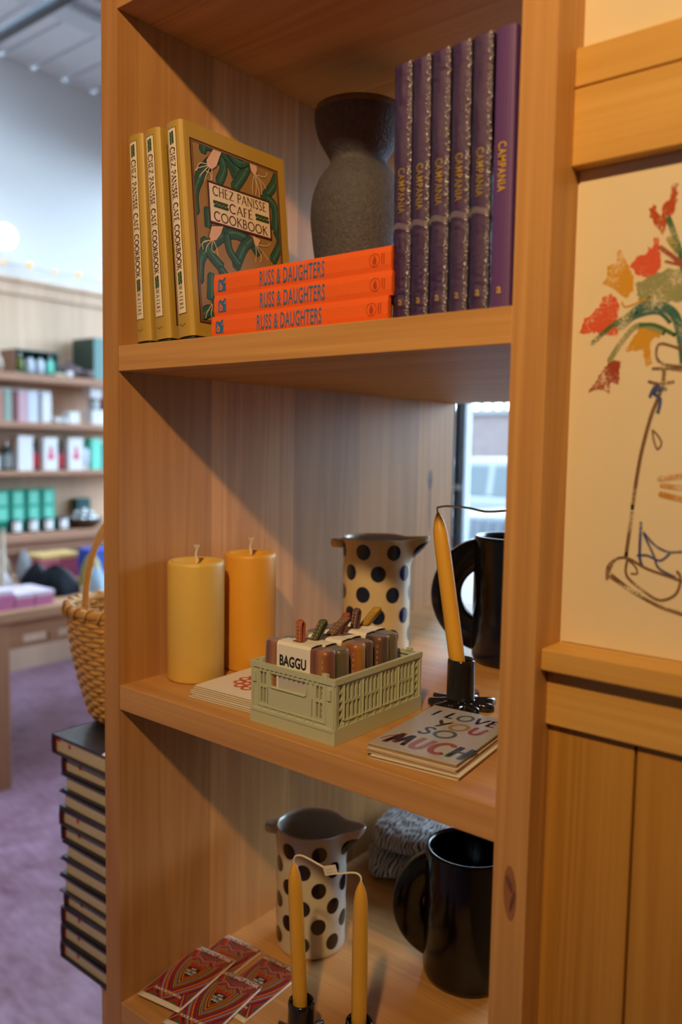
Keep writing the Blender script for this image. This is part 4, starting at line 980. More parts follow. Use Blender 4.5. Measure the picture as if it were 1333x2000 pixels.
# ------------------------------------------------------------------ big dark mugs with disc handles
gloss_b = mat('gloss_black_glaze', (.005,.005,.008), .16, var=.1, coat=.1); gloss_n = mat('gloss_navy_glaze', (.005,.007,.022), .18, var=.1, coat=.1)
def mug(label, loc, rz, m, ro, ri, cx):
    t = thing('mug', label, 'mug', loc, (0,0,rz))
    R_, Hh = .0645, .192
    b = MB(); b.lathe([(R_-.010,0),(R_-.003,.0015),(R_-.0005,.008),(R_,.02),(R_,Hh-.005),(R_-.0006,Hh-.0025),(R_-.0020,Hh-.0006),(R_-.0038,Hh),(R_-.0056,Hh-.0006),(R_-.0070,Hh-.0025),(R_-.0076,Hh-.006),(R_-.0078,.012),(.006,.008)], 72); b.build('body', m, t)
    # flat round disc with a round hole, standing in the plane of the axis
    n = 56; cz, th = .1010, .0130
    b = MB(); vs = []
    for (r, y) in ((ro-.003,-th),(ro,-th+.003),(ro,th-.003),(ro-.003,th),(ri+.003,th),(ri,th-.003),(ri,-th+.003),(ri+.003,-th)):
        for k in range(n):
            a = 2*PI*k/n; vs.append((cx+r*math.cos(a), y, cz+r*math.sin(a)))
    fs = []
    for j in range(8):
        for k in range(n):
            k2 = (k+1) % n; 
            if vs[j*n+k][0] > -.050 and vs[((j+1)%8)*n+k][0] > -.050: continue        # the rest of the ring would lie inside the cup
            fs.append((j*n+k2, j*n+k, ((j+1)%8)*n+k, ((j+1)%8)*n+k2))
    b.add(vs, fs, 0, True); b.build('disc_handle', m, t)
    return t
mug('black glossy mug pitcher with disc handle on the lowest shelf', (.3290,.3690,ZDt), .52, gloss_b, .0840, .0400, -.0265)
mug('dark navy mug pitcher with disc handle behind the taper candle on the middle shelf', (.3330,.4780,ZCt), .50, gloss_n, .0880, .0425, -.0400)

# ------------------------------------------------------------------ candle holders and tapers
hold_m = mat('black_ceramic', (.010,.009,.012), .16, var=.1, coat=.5)
def holder(label, loc, rz):
    t = thing('candle_holder', label, 'candle holder', loc, (0,0,rz), 'black splash-shaped candle holders')
    b = MB(); N_ = 9; pts = []
    for k in range(N_*6):
        a = 2*PI*k/(N_*6); f = .5+.5*math.cos(k%6/6*2*PI); rr = .022+.022*f**.7+.005*math.sin(k//6*2.3)*f
        pts.append((rr*math.cos(a), rr*math.sin(a)))
    M_ = len(pts)
    vs = [(x*s, y*s, z) for s, z in ((.95,0),(1,.002),(1,.0075),(.93,.0100),(.42,.0115)) for x, y in pts]
    b.add(vs, [(i*M_+k, i*M_+(k+1)%M_, (i+1)*M_+(k+1)%M_, (i+1)*M_+k) for i in range(4) for k in range(M_)], 0, True)
    b.add(vs[:M_], [tuple(reversed(range(M_)))]); b.add(vs[-M_:], [tuple(range(M_))]); b.build('splash_base', hold_m, t)
    b = MB(); b.lathe([(.0188,.010),(.0175,.014),(.0172,.056),(.0168,.0605),(.0155,.0620),(.0138,.0612),(.0128,.058),(.0125,.026),(.003,.025)], 48); b.build('cup', hold_m, t)
    return t
holder('black candle holder behind the lettered cards, holding the leaning yellow taper', (.3880,.2270,ZCt), .2)
holder('black candle holder at the bottom, holding the left one of the joined tapers', (.2430,.1000,ZDt), .9)
holder('black candle holder at the bottom, holding the right one of the joined tapers', (.3215,.1190,ZDt), .4)
holder('black candle holder mostly hidden by the right side panel on the middle shelf', (.4930,.2350,ZCt), .8)
tap_m = wax('taper_wax', (.72,.40,.05)); tap_p = wax('taper_wax_pale', (.66,.40,.12))
tag_m = mat('price_tag', (.74,.70,.62), .7, var=.03)
def taper(b, p0, p1, r):
    p0, p1 = Vector(p0), Vector(p1); F = [0,.02,.3,.6,.80,.88,.93,.965,.985,1]; Rr = [.90,1,1.03,1.02,1.0,.93,.76,.5,.28,.10]
    b.tube([p0+(p1-p0)*f for f in F], [r*k for k in Rr], 20, up=(1,0,0))
def tapers(label, a0, a1, c0, c1, r, mids, tagpos, m):
    t = thing('taper_candles', label, 'candle')
    for (p0, p1) in ((a0, a1), (c0, c1)):
        b = MB(); taper(b, p0, p1, r); b.build('taper', m, t)
    b = MB(); top = lambda p0, p1, f: tuple(Vector(p0)+(Vector(p1)-Vector(p0))*f)
    pts = smooth_path([top(a0,a1,.985), top(a0,a1,1.02)]+mids+[top(c0,c1,1.02), top(c0,c1,.985)], 6)
    b.tube(pts, .0013, 8); wk = b.build('wick', wick_m, t)
    if tagpos:
        x, y, z = tagpos; b = MB(); b.M = Matrix.Translation((x,y,z)) @ Matrix.Rotation(.25,4,'Z') @ Matrix.Rotation(-.35,4,'Y'); b.box(-.0085,.0085,-.0016,-.0011,-.005,.006); b.box(-.0085,.0085,.0011,.0016,-.005,.006); b.box(-.0085,-.0078,-.0016,.0016,-.005,.006)
        for k in range(2): b.flat([rect(-.006,-.002+k*.0035,.004,-.0010+k*.0035)], lambda u,v: (u,-.0018,v), 1)
        tag(b.build('price_tag', [tag_m, grey_p], wk), 'small white paper tag')
    return t
tapers('pair of yellow taper candles joined by one wick on the lowest shelf', (.2430,.1000,.7165), (.2273,.1000,.9300), (.3215,.1190,.7165), (.3200,.1190,.9310), .0094,
       [(.2310,.1000,.9400),(.2420,.1015,.9425),(.2650,.1070,.9365),(.2850,.1110,.9315),(.3050,.1160,.9375),(.3150,.1180,.9390)], (.2790,.1098,.9335), tap_m)
tapers('yellow taper candle leaning left in a holder, its wick running off right', (.3880,.2270,1.1622), (.3475,.2270,1.3790), (.4930,.2350,1.1622), (.4930,.2350,1.3800), .0098,
       [(.3500,.2270,1.3850),(.3620,.2275,1.3870),(.3900,.2290,1.3865),(.4150,.2300,1.3835),(.4500,.2320,1.3870),(.4850,.2345,1.3870)], None, tap_m)

# ------------------------------------------------------------------ bath salt sachets
sach_w = mat('sachet_white', (.76,.72,.66), .35, var=.03)
SC = [mat('sachet_'+n, c, .35, var=.1, vscale=150) for n, c in (('night',(.035,.02,.05)),('magenta',(.30,.015,.07)),('plum',(.10,.02,.07)),('skyblue',(.22,.30,.36)),('green',(.05,.13,.04)),('orange',(.56,.20,.02)),('red',(.42,.025,.015)),('amber',(.60,.26,.02)),('crimson',(.32,.015,.015)),('black',(.02,.018,.016)))]
SW_, SH_ = .0735, .1295
def sachet(label, loc, rz, tilt=(0,0)):
    t = thing('bath_salt_sachet', label, 'sachet', loc, (tilt[0],tilt[1],rz), 'printed bath salt sachets on the lowest shelf')
    b = MB(); nx, ny = 8, 14; vs = []
    def hz_(x, y): u, v = x/SW_*2-1, y/SH_*2-1; return .0012+.0034*max(0,(1-abs(u)**3))*max(0,(1-abs(v)**4))
    for lay in (0, 1):
        for j in range(ny+1):
            for i in range(nx+1):
                x, y = SW_*i/nx, SH_*j/ny; vs.append((x, y, hz_(x,y) if lay else .0002))
    n1 = (nx+1)*(ny+1)
    fs = [(n1+j*(nx+1)+i, n1+j*(nx+1)+i+1, n1+(j+1)*(nx+1)+i+1, n1+(j+1)*(nx+1)+i) for j in range(ny) for i in range(nx)]+[tuple(reversed((j*(nx+1)+i, j*(nx+1)+i+1, (j+1)*(nx+1)+i+1, (j+1)*(nx+1)+i))) for j in range(ny) for i in range(nx)]
    ring = [i for i in range(nx+1)]+[(j)*(nx+1)+nx for j in range(1,ny+1)]+[ny*(nx+1)+i for i in range(nx-1,-1,-1)]+[j*(nx+1) for j in range(ny-1,0,-1)]
    fs += [(ring[k], ring[(k+1)%len(ring)], n1+ring[(k+1)%len(ring)], n1+ring[k]) for k in range(len(ring))]
    b.add(vs, fs, 0, True)
    # print: field, nested shields, lettering
    x0, x1, y0, y1 = .0022, SW_-.0022, .0075, SH_-.0032
    def lay(polys, lift, m):
        for v, f in polys:
            b.add([(x, y, hz_(x,y)+lift) for x,y in v], f, m)
    def cells(px, py, qx, qy, nx_=8, ny_=14):
        return ([(px+(qx-px)*i/nx_, py+(qy-py)*j/ny_) for j in range(ny_+1) for i in range(nx_+1)], [(j*(nx_+1)+i, j*(nx_+1)+i+1, (j+1)*(nx_+1)+i+1, (j+1)*(nx_+1)+i) for j in range(ny_) for i in range(nx_)])
    lay([cells(x0,y0,x1,y1)], .0002, 1)
    cx, cy = SW_/2, SH_*.55
    def shield(s, grow):
        # zig-zag crown, curved sides, pointed foot
        hw = .0105*s; yt = cy+.62*hw+.0035; A = .0085
        L_ = [(cx+q*hw, yt+(A if i % 2 == 0 else 0)) for i, q in enumerate((-1,-.66,-.34,0,.34,.66,1))]
        R_ = [(cx+hw*(1-u**2.1), yt+A-(A+2.35*hw)*u) for u in [k/9 for k in range(1,10)]]
        Lf = [(cx-hw*(1-u**2.1), yt+A-(A+2.35*hw)*u) for u in [k/9 for k in range(8,0,-1)]]
        return L_+R_+Lf
    def bands(s): 
        P = shield(s,0); return [(min(max(x,x0),x1), min(max(y,y0),y1)) for x,y in P]
    ring_cols = [3,6,5,2,8,1,4,6,2,6,3,8,5,1,2,6,9,5,4,3,1,4,6,7,9,7,8,6,9]
    ss = [8.6,8.0,7.45,6.9,6.4,5.9,5.4,4.9,4.4,4.1,3.85,3.6,3.36,3.14,2.94,2.76,2.6,2.45,2.31,2.18,2.06,1.95,1.84,1.73,1.60,1.40,1.27,1.10]
    def fan(P): 
        c = (cx, cy); n = len(P); m_ = 3
        vs = [c]; 
        for r in range(1, m_+1): vs += [(c[0]+(x-c[0])*r/m_, c[1]+(y-c[1])*r/m_) for x,y in P]
        f = [(0,1+k,1+(k+1)%n) for k in range(n)]
        for r in range(1, m_): f += [(1+(r-1)*n+k, 1+r*n+k, 1+r*n+(k+1)%n, 1+(r-1)*n+(k+1)%n) for k in range(n)]
        return (vs, [tuple(reversed(q)) for q in f])
    for i, s in enumerate(ss): lay([fan(bands(s))], .00025+i*.00002, ring_cols[i]+1 if ring_cols[i] < 10 else 1)
    lay([fan([(cx+a*.0098, cy+c*.0125) for a,c in ((-1,.62),(0,.8),(1,.62),(.95,-.1),(.6,-.75),(0,-1.05),(-.6,-.75),(-.95,-.1))])], .0009, 10)
    for k, wtxt in enumerate(('ANTI','BAD VIBE','SHIELD')): lay(text(wtxt, (.008,.0158,.0125)[k], .0042, .02, ox=cx, oy=cy+.0030-k*.0056, align='C'), .00095, 0)
    lay(text('BATH SALT SOAK', .066, .0072, .03, ox=cx, oy=SH_-.0118, align='C'), .001, 0)
    lay(text('POUR INTO BATH', .046, .0046, .03, ox=cx, oy=.0185, align='C'), .001, 0)
    b.build('packet', [sach_w]+SC, t)
    return t
s1 = sachet('left front bath salt sachet, lying across the others with its whole label showing', (.0128,.0185,ZDt+.0076), .165, (.0,.0))
def at_sachet(label, loc, rz, tilt=(0,0)):
    return dup(s1, label, loc, (tilt[0],tilt[1],rz))
at_sachet('right front bath salt sachet, running out of the picture at the bottom', (.0790,.0080,ZDt+.0040), .155, (0,0))
at_sachet('rear left bath salt sachet, half under the front one', (.0090,.0735,ZDt+.0002), .10)
at_sachet('rear right bath salt sachet, nearest the dotted pitcher', (.0860,.0760,ZDt+.0002), .06)

# ------------------------------------------------------------------ striped throw at the back of the lowest shelf
throw_m = stripes('black_white_knit', [(.008,.008,.012),(.012,.012,.016),(.62,.61,.62),(.50,.49,.50),(.008,.008,.012)], 0, 44, .9, 9, .3, .8)
t = thing('striped_throw', 'folded black and white striped throw behind the black mug', 'blanket', (.0560,.5000,ZDt), (0,0,.18))
def fold(name, x0, x1, y0, y1, z0, z1, seed):
    b = MB(); n, K = 28, 26; vs = []
    for k in range(K+1):
        x = x0+(x1-x0)*k/K; e = 1-.35*max(0, abs(k/K*2-1)-.8)/.2
        for i in range(n):
            a = 2*PI*i/n; ca, sa = math.cos(a), math.sin(a)
            r_ = 1/max(abs(ca)**3.2+abs(sa)**3.2, 1e-6)**(1/3.2)
            wob = 1+.05*math.sin(3*a+k*.5+seed)+.05*math.sin(k*.8+seed*2+a)
            vs.append((x, (y0+y1)/2+(y1-y0)/2*ca*r_*wob*e, max(z0+.0002, (z0+z1)/2+(z1-z0)/2*sa*r_*wob*e)))
    b.add(vs, [(k*n+i, k*n+(i+1)%n, (k+1)*n+(i+1)%n, (k+1)*n+i) for k in range(K) for i in range(n)], 0, True)
    b.add(vs[:n], [tuple(reversed(range(n)))]); b.add(vs[-n:], [tuple(range(n))])
    return b.build(name, throw_m, t)
fold('lower_fold', -.02, .26, -.02, .20, 0, .046, 1.0); fold('upper_fold', -.01, .25, -.01, .19, .044, .088, 2.4)

# ------------------------------------------------------------------ flower drawing on the right
ck_ = {n: crayon('crayon_'+n, c, paper_c) for n, c in dict(vermilion=(.42,.06,.01),coral=(.62,.09,.04),ochre=(.58,.29,.02),brick=(.30,.045,.02),sage=(.26,.28,.14),green=(.05,.13,.05),teal=(.03,.13,.12),olive=(.22,.22,.03),brown=(.17,.085,.042),blue=(.03,.06,.22),orange=(.50,.22,.03)).items()}
b = MB(); b.box(XP+.0022, 1.05, YP-.0012, YP-.0001, 1.2868, 1.7003)
cn = list(ck_)
def ragged(p):                                            # crayon fills end in short strokes
    q = []
    for i, (x0, z0) in enumerate(p):
        x1, z1 = p[(i+1) % len(p)]; n = max(1, int(math.hypot(x1-x0, z1-z0)/.0022))
        for k in range(n): q.append((x0+(x1-x0)*k/n+random.uniform(-.0011,.0011), z0+(z1-z0)*k/n+random.uniform(-.0013,.0013)))
    return q
for i, (c, p) in enumerate(WALL_BLOBS): b.flat([poly(ragged(p))], lambda x,z,i=i: (x, YP-.0013-i*.00001, z), 1+cn.index(c))
for i, (c, wd, p) in enumerate(WALL_STROKES): b.flat(stroke(smooth_path(p, 5), wd*.85), lambda x,z,i=i: (x, YP-.00145-i*.00001, z), 1+cn.index(c), 2e-5)
tag(b.build('flower_drawing', [paper]+list(ck_.values())), 'crayon drawing of flowers in a vase on cream paper, framed by wall rails', 'drawing')

# ------------------------------------------------------------------ stool, stack of books and basket left of the bookcase
t = thing('stool', 'plain wooden stool carrying the tall stack of books beside the bookcase', 'stool', (0,0,0))
b = MB(); b.box(-.245,-.060,.135,.345,.530,.5580); b.build('seat', w_x, t, bevel=.002)
for x in (-.2435,-.0985):
    for y in (.137,.308):
        b = MB(); b.box(x, x+.036, y, y+.036, 0, .53); b.build('leg', w_z, t, bevel=.002)
for y in (.147,.318):
    b = MB(); b.box(-.2075,-.0985,y,y+.018,.16,.19); b.build('stretcher', w_x, t, bevel=.001)
cover_k = mat('black_book_cover', (.016,.014,.020), .38, var=.15, coat=.2); red_c = mat('red_spine_cloth', (.16,.012,.016), .6, var=.1); redp = mat('red_print', (.48,.02,.015), .5, var=.05)
page2 = mat('pale_page_block', (.60,.53,.43), .9, var=.12, vscale=220); shine = film('book_wrap', (1,1,1), .25, .8, 90)
WBk, DBk = .225, .245
def stack_book(label, th, left_spine):
    t = thing('hardcover_book', label, 'book', group='black hardcover books stacked on the stool')
    b = MB(); b.box(0,WBk,0,DBk,0,.003); b.box(0,WBk,0,DBk,th-.003,th)
    xs = 0 if left_spine else WBk-.003
    b.prism([(xs,0),(xs-(.003 if left_spine else -.003)*.7,th*.5),(xs,th),(xs+.003,th),(xs+.003,0)] if left_spine else [(xs,0),(xs,th),(xs+.003,th),(xs+.005,th*.5),(xs+.003,0)], lambda x,z: (x,.0003,z), lambda x,z: (x,DBk-.0003,z))
    b.build('cover', cover_k, t)
    b = MB(); b.box(.0034 if left_spine else .009, WBk-.009 if left_spine else WBk-.0034, .006, DBk-.006, .0032, th-.0032); o = b.build('page_block', page2, t)
    if left_spine:
        b = MB(); b.box(.0032,.0066,.0028,.006,.0035,th-.0035); b.build('headband', red_c, t)
        b = MB(); F = lambda x,z: (x,.0059,z)
        b.flat([disc(.046,th*.56,.0042,14), rect(.044,th*.40,.0475,th*.5)], F); b.build('printed_mark', redp, o)
    else:
        b = MB(); w_ = [(.0085-.003*math.sin(k*1.3)**2, .01+k*.024, .004+(th-.008)*((k*7)%5)/4) for k in range(10)]
        b.add([(x-.004,y,.002) for x,y,z in w_]+[(x-.0075,y,th*.5) for x,y,z in w_]+[(x-.004,y,th-.002) for x,y,z in w_], [(k,k+1,11+k,10+k) for k in range(9)]+[(10+k,11+k,21+k,20+k) for k in range(9)], 0, True)
        tag(b.build('plastic_wrap', shine, t), 'clear plastic wrap at the page edge')
    return t
pat = [1,1,0,0,1,1,0,0,0,1,1,1,1]; z = .5582; zt = .9550; ths = [.0345,.0320]+[.0301]*11
zz = zt; protoS = protoP = None
names_ = ['topmost black hardcover of the tall stack, right under the wicker basket']+[f'{o_} book from the top of the tall stack beside the bookcase' for o_ in ORD[1:12]]+['lowest book of the tall stack, lying on the stool']
b0 = {}
for i in range(13):
    th = ths[i]; zz -= th
    key = (th, pat[i])
    o = b0[key] = stack_book(names_[i], th-.0003, pat[i]) if key not in b0 else None
    if o is None:
        o = dup(src[key], names_[i])
    else:
        src = globals().setdefault('src', {}); src[key] = o
    b0[key] = 1
    dx = [-.356,-.336,-.335,-.3375,-.335,-.3395,-.334,-.3365,-.336,-.333,-.3395,-.337,-.336][i]
    o.location = (dx, .1200+.002*((i*3)%4-1.5), zz); o.rotation_euler = (0,0,.012*((i*5)%3-1))
# small jacket emblem on the top book
b = MB(); b.flat([poly([(.004,.0335),(.004,.026),(.010,.021),(.016,.020),(.019,.0245),(.013,.0275),(.010,.0325)])], lambda x,z: (x,.0057,z)); b.build('red_emblem', redp, src[(ths[0],1)])
b = MB(); b.add([(.150,-.0006,.0343),(.215,-.0006,.0343),(.215,.03,.0349),(.152,.04,.0349),(.142,.015,.0349)], [(0,1,2,3,4)]); b.build('paper_slip', sl_w, src[(ths[0],1)])

# woven basket
cane = mat('cane', (.60,.33,.085), .5, var=.22, vscale=60, bump=.3, bscale=500); cane_d = mat('cane_stakes', (.42,.21,.05), .6, var=.2, vscale=60)
BZ = .2080
t = thing('wicker_basket', 'woven cane basket with a tall arched handle, on top of the book stack', 'basket', (-.3220, .2620, .9556))
def brad(z): f = z/BZ; return .052+.020*min(1,f/.10)**.5+.040*math.sin(f*PI/2)**1.05
b = MB(); NR, NT, NS = 24, 36, 144
for i in range(NR):
    z = .005+i*(BZ-.014)/(NR-1); pts = []
    r0 = brad(z)
    vs = []; fs = []
    for k in range(NS):
        a = 2*PI*k/NS; rr = r0+.0019*math.sin(a*NT/2+PI*i)
        for j in range(6):
            q = 2*PI*j/6; vs.append(((rr+.0022*math.cos(q))*math.cos(a), (rr+.0022*math.cos(q))*math.sin(a), z+.0046*math.sin(q)+.0008*math.sin(a*5+i)))
    for k in range(NS):
        for j in range(6): fs.append((k*6+j, k*6+(j+1)%6, ((k+1)%NS)*6+(j+1)%6, ((k+1)%NS)*6+j))
    b.add(vs, fs, 0, True)
b.build('woven_side', cane, t)
b = MB()
for k in range(NT): 
    a = 2*PI*(k+.5)/NT
    b.tube([(brad(z)*math.cos(a), brad(z)*math.sin(a), z) for z in [BZ*j/8 for j in range(9)]], .0026, 6, flat=.5, up=(-math.sin(a),math.cos(a),0))
b.lathe([(.054,.0),(.058,.006),(.01,.006)], 40, cap0=True)
b.build('stakes', cane_d, t)
b = MB(); R_ = brad(BZ)+.001
b.tube([(R_*math.cos(2*PI*k/72), R_*math.sin(2*PI*k/72), BZ+.001) for k in range(73)], .0085, 10, flat=.72, up=(0,0,1))
for k in range(26):
    a0 = 2*PI*k/26
    b.tube([((R_+.0078*math.cos(q))*math.cos(a0+.20*f), (R_+.0078*math.cos(q))*math.sin(a0+.20*f), BZ+.001+.0108*math.sin(q)) for f, q in [(j/10, -2.2+4.6*j/10) for j in range(11)]], .0040, 6, flat=.4)
b.build('rim', cane, t)
ha = math.radians(-90); hx_, hy_ = math.cos(ha), math.sin(ha); HR = R_-.014; HH = .178
arch = [(HR*math.cos(q)*(1.0 if abs(math.cos(q)) < 2 else 1), HH*math.sin(q)**.92 if math.sin(q) > 0 else 0) for q in [PI*k/40 for k in range(41)]]
b = MB(); hp = [(u*hx_, u*hy_, BZ-.03+ (0 if v == 0 else .03)+v) for u, v in arch]
hp = [(arch[0][0]*hx_*.97, arch[0][0]*hy_*.97, BZ-.06)]+[(u*hx_, u*hy_, BZ+v) for u, v in arch]+[(arch[-1][0]*hx_*.97, arch[-1][0]*hy_*.97, BZ-.06)]
hp = smooth_path(hp, 3)
b.tube(hp, .0078, 10, flat=.40, up=(-hy_, hx_, 0))
for i in range(2, len(hp)-2):                              # cane wound round the handle
    p = Vector(hp[i]); d = (Vector(hp[i+1])-Vector(hp[i-1])).normalized(); s_ = Vector((-hy_, hx_, 0)); nrm = d.cross(s_)
    for f in (0,):
        c = p+(Vector(hp[i+1])-p)*f
        b.tube([c+s_*(.0084*math.cos(q))+nrm*(.0038*math.sin(q)) for q in [2*PI*j/14 for j in range(15)]], .0013, 5)
b.build('handle', cane, t)
knit = stripes('striped_towel', [(.05,.045,.035),(.40,.34,.24),(.06,.05,.04),(.34,.30,.20),(.05,.05,.04)], 2, 42, .95, .8, .5, .3)
def towel(label, loc, rz, w_, d_, h_, m):
    b = MB(); n = 20; K = 16; vs = []
    for k in range(K+1):
        y = d_*k/K
        for i in range(n):
            a = 2*PI*i/n; ca, sa = math.cos(a), math.sin(a); r_ = 1/max(abs(ca)**3+abs(sa)**3,1e-6)**(1/3)
            vs.append((w_/2*ca*r_*(1+.04*math.sin(k*.9)), y-d_/2, h_/2+h_/2*sa*r_*(1+.03*math.sin(3*a+k*.6))))
    b.add(vs, [(k*n+i, k*n+(i+1)%n, (k+1)*n+(i+1)%n, (k+1)*n+i) for k in range(K) for i in range(n)], 0, True)
    b.add(vs[:n], [tuple(reversed(range(n)))]); b.add(vs[-n:], [tuple(range(n))])
    return tag(b.build('folded_towel', m, loc=loc, rot=(0,0,rz)), label, 'towel', 'folded towels in the basket')
towel('olive striped folded towel standing in the wicker basket near the bookcase', (-.2950,.2500,.9660), .5, .075, .085, .255, knit)
towel('pale striped folded cloth low in the wicker basket at its left', (-.3700,.2950,.9660), -.3, .036, .055, .205, stripes('brown_white_cloth', [(.60,.58,.54),(.20,.10,.06),(.62,.60,.56),(.55,.52,.5)], 1, 30, .95, .8, .4, .2))

# ------------------------------------------------------------------ far wall: lamp, garland, shelves
t = thing('wall_lamp', 'glowing white globe lamp on the white wall above the boards', 'lamp', (XW+.20, 1.888, 2.632))
b = MB(); b.lathe([(.004,-.070)]+[(.07*math.sin(PI*k/20), -.07*math.cos(PI*k/20)) for k in range(1,20)]+[(.004,.070)], 32); b.build('globe', mat('lit_globe', (1,.93,.82), .3, emit=1.7), t)
brass = bpy.data.materials['brass']
b = MB(); b.tube([(-.0695,0,0),(-.198,0,0)], .010, 12); b.M = Matrix.Translation((-.199,0,0)) @ Matrix.Rotation(PI/2,4,'Y'); b.lathe([(.055,0),(.055,.012),(.03,.018)], 28); b.build('bracket', brass, t)
t = thing('light_garland', 'thin string of small amber lights along the top of the boards', 'garland', (XW+.06, 1.6, 2.50))
b = MB(); gy = [(.02, .17*i, .012*(i % 2)+.004) for i in range(10)]; b.tube(gy, .002, 6); b.build('wire', mat('garland_wire', (.40,.42,.42), .5, var=.05), t)
amb = mat('amber_bulb', (.90,.55,.16), .4, emit=.6)
for i, p in enumerate(gy):
    b = MB(); r_ = .019 if i % 2 else .014; b.lathe([(.003,-r_)]+[(r_*math.sin(PI*k/8), -r_*math.cos(PI*k/8)) for k in range(1,8)]+[(.003,r_)], 12, c=(p[0]+.012,p[1],p[2]+.004)); b.build('bulb', amb, t)
FX = -3.60
SH = ((1.8500,1.8030,'highest'),(1.5660,1.5290,'second'),(1.2780,1.2480,'third'))
for zt_, zb_, nm in SH:
    b = MB(); b.box(XW, FX, -.4, 3.0, zb_, zt_); tag(b.build('wall_shelf', w_fshelf, bevel=.003), f'{nm} long wooden wall shelf from the top on the far boarded wall', 'shelf', 'long shelves on the far wall')
t = thing('counter', 'low wooden counter along the far wall under the shelves', 'counter', (0,0,0))
b = MB(); b.box(XW+.002, FX+.03, -.4, 3.0, .855, .905); b.build('worktop', w_fshelf, t, bevel=.004)
b = MB(); b.box(FX-.035, FX-.01, -.38, 2.98, .79, .855); b.build('front_rail', w_fshelf, t)
for i in range(5):
    y = -.35+i*.82
    b = MB(); b.prism([(XW+.002,.855),(FX-.06,.855),(FX-.06,.82),(XW+.05,.55),(XW+.002,.55)], lambda x,z: (x,y,z), lambda x,z: (x,y+.03,z)); b.build('bracket', w_tablev, t)
def solid(name, label, cat, x, y0, y1, z, h, d, m, group=None, bev=.002, art=None, mats=()):
    b = MB(); b.box(x-d, x, y0, y1, z, z+h)
    if art: art(b, x, y0, y1, z, h)
    return tag(b.build(name, [m]+list(mats), bevel=bev), label, cat, group)
C_ = lambda n, c, r=.5, **k: mat(n, c, r, var=.05, **k)
teal = C_('box_teal', (.10,.24,.21)); dkg = C_('box_dark_green', (.03,.06,.045)); pinkm = C_('box_pink', (.62,.40,.46)); sageb = C_('box_sage', (.30,.40,.33)); dred = C_('box_dark_red', (.20,.035,.04)); palew = C_('box_pale_blue', (.66,.74,.86)); greym = C_('box_grey', (.20,.19,.20)); whitem = C_('box_white', (.82,.84,.86)); salmon = C_('box_salmon', (.60,.27,.22)); magenta = C_('print_magenta', (.75,.05,.16)); green = C_('box_emerald', (.008,.40,.27)); mint = C_('box_mint', (.20,.78,.60)); amberg = C_('amber_glass', (.05,.012,.008), .15); redl = C_('red_label', (.50,.02,.04)); dkglass = C_('dark_green_glass', (.006,.022,.018), .15); silver = C_('silver', (.55,.58,.60), .25, metal=.9); mauve = C_('mauve_pottery', (.17,.12,.13), .6); olive = C_('olive_oil', (.12,.16,.01), .2)
brownb = C_('box_brown', (.22,.12,.075)); glassy = C_('clear_jar', (.45,.50,.52), .1)
# top shelf
z1 = SH[0][0]
t = thing('gift_box', 'open green gift box holding four little bottles on the highest far shelf', 'box', (FX-.03, 1.905, z1))
b = MB(); b.box(-.22,0,0,.285,0,.004); b.box(-.22,0,0,.285,.136,.140); b.box(-.22,0,.281,.285,.004,.136); b.box(-.22,-.21,.004,.281,.004,.136); b.build('carton', teal, t)
b = MB(); b.box(-.22,0,-.002,.004,0,.140); b.build('side_panel', brownb, t)
b = MB(); b.box(-.205,-.05,.006,.279,.005,.012); b.build('insert', mint, t)
for i, (mm, wl) in enumerate(((olive, 0), (palew, 1), (palew, 1), (mint, 0))):
    y = .045+i*.066
    bt = thing('bottle', ['olive coloured','second pale','third pale','rightmost mint'][i]+' bottle inside the open green gift box', 'bottle', (FX-.06, 1.905+y, z1+.0125), group='bottles in the gift box')
    b = MB(); b.lathe([(.022,0),(.024,.004),(.024,.062),(.018,.078),(.010,.084),(.010,.088)], 20); b.build('body', mm, bt)
    b = MB(); b.lathe([(.012,.086),(.012,.106),(.010,.110)], 16); b.build('cap', dkglass if i in (1, 2) else silver, bt)
t = thing('covered_pot', 'mauve stoneware pot with a knobbed lid beside the tall green box', 'pot', (FX-.14, 2.335, z1))
b = MB(); b.lathe([(.05,0),(.085,.012),(.10,.035),(.098,.048),(.09,.056)], 32); b.build('bowl', mauve, t)
b = MB(); b.lathe([(.088,.057),(.07,.072),(.04,.082),(.016,.088),(.024,.104),(.018,.112)], 32); b.build('lid', mauve, t)
t = thing('small_bowl', 'little mauve spouted bowl in front of the covered pot', 'bowl', (FX-.036, 2.400, z1)); b = MB(); b.lathe([(.02,0),(.030,.02),(.034,.05),(.030,.05),(.027,.02),(.006,.008)], 24); b.build('body', mauve, t)
b = MB(); b.lathe([(.018,0),(.02,.003),(.02,.03),(.014,.036)], 18); tag(b.build('jar', whitem, loc=(FX-.03, 2.262, z1)), 'tiny white jar next to the open gift box', 'jar')
b = MB(); b.box(-.03,.03,-.04,.04,0,.018); tag(b.build('soap_bar', C_('soap', (.62,.52,.38)), loc=(FX-.05, 2.205, z1), bevel=.005), 'beige bar lying by the tiny white jar', 'soap')
t = thing('carton', 'tall dark green carton with a teal front on the highest far shelf', 'box', (FX-.03, 2.445, z1)); b = MB(); b.box(-.24,0,-.005,.10,0,.262); b.build('case', dkg, t, bevel=.002); b = MB(); b.box(0,.003,-.005,.10,0,.262); b.build('front_panel', C_('panel_teal', (.17,.34,.33)), t)
t = thing('small_vase', 'little beige vase at the left end of the highest far shelf', 'vase', (FX-.05, 1.800, z1)); b = MB(); b.lathe([(.025,0),(.042,.03),(.035,.07),(.018,.10),(.024,.125)], 24); b.build('body', C_('beige_pot', (.42,.32,.24)), t)
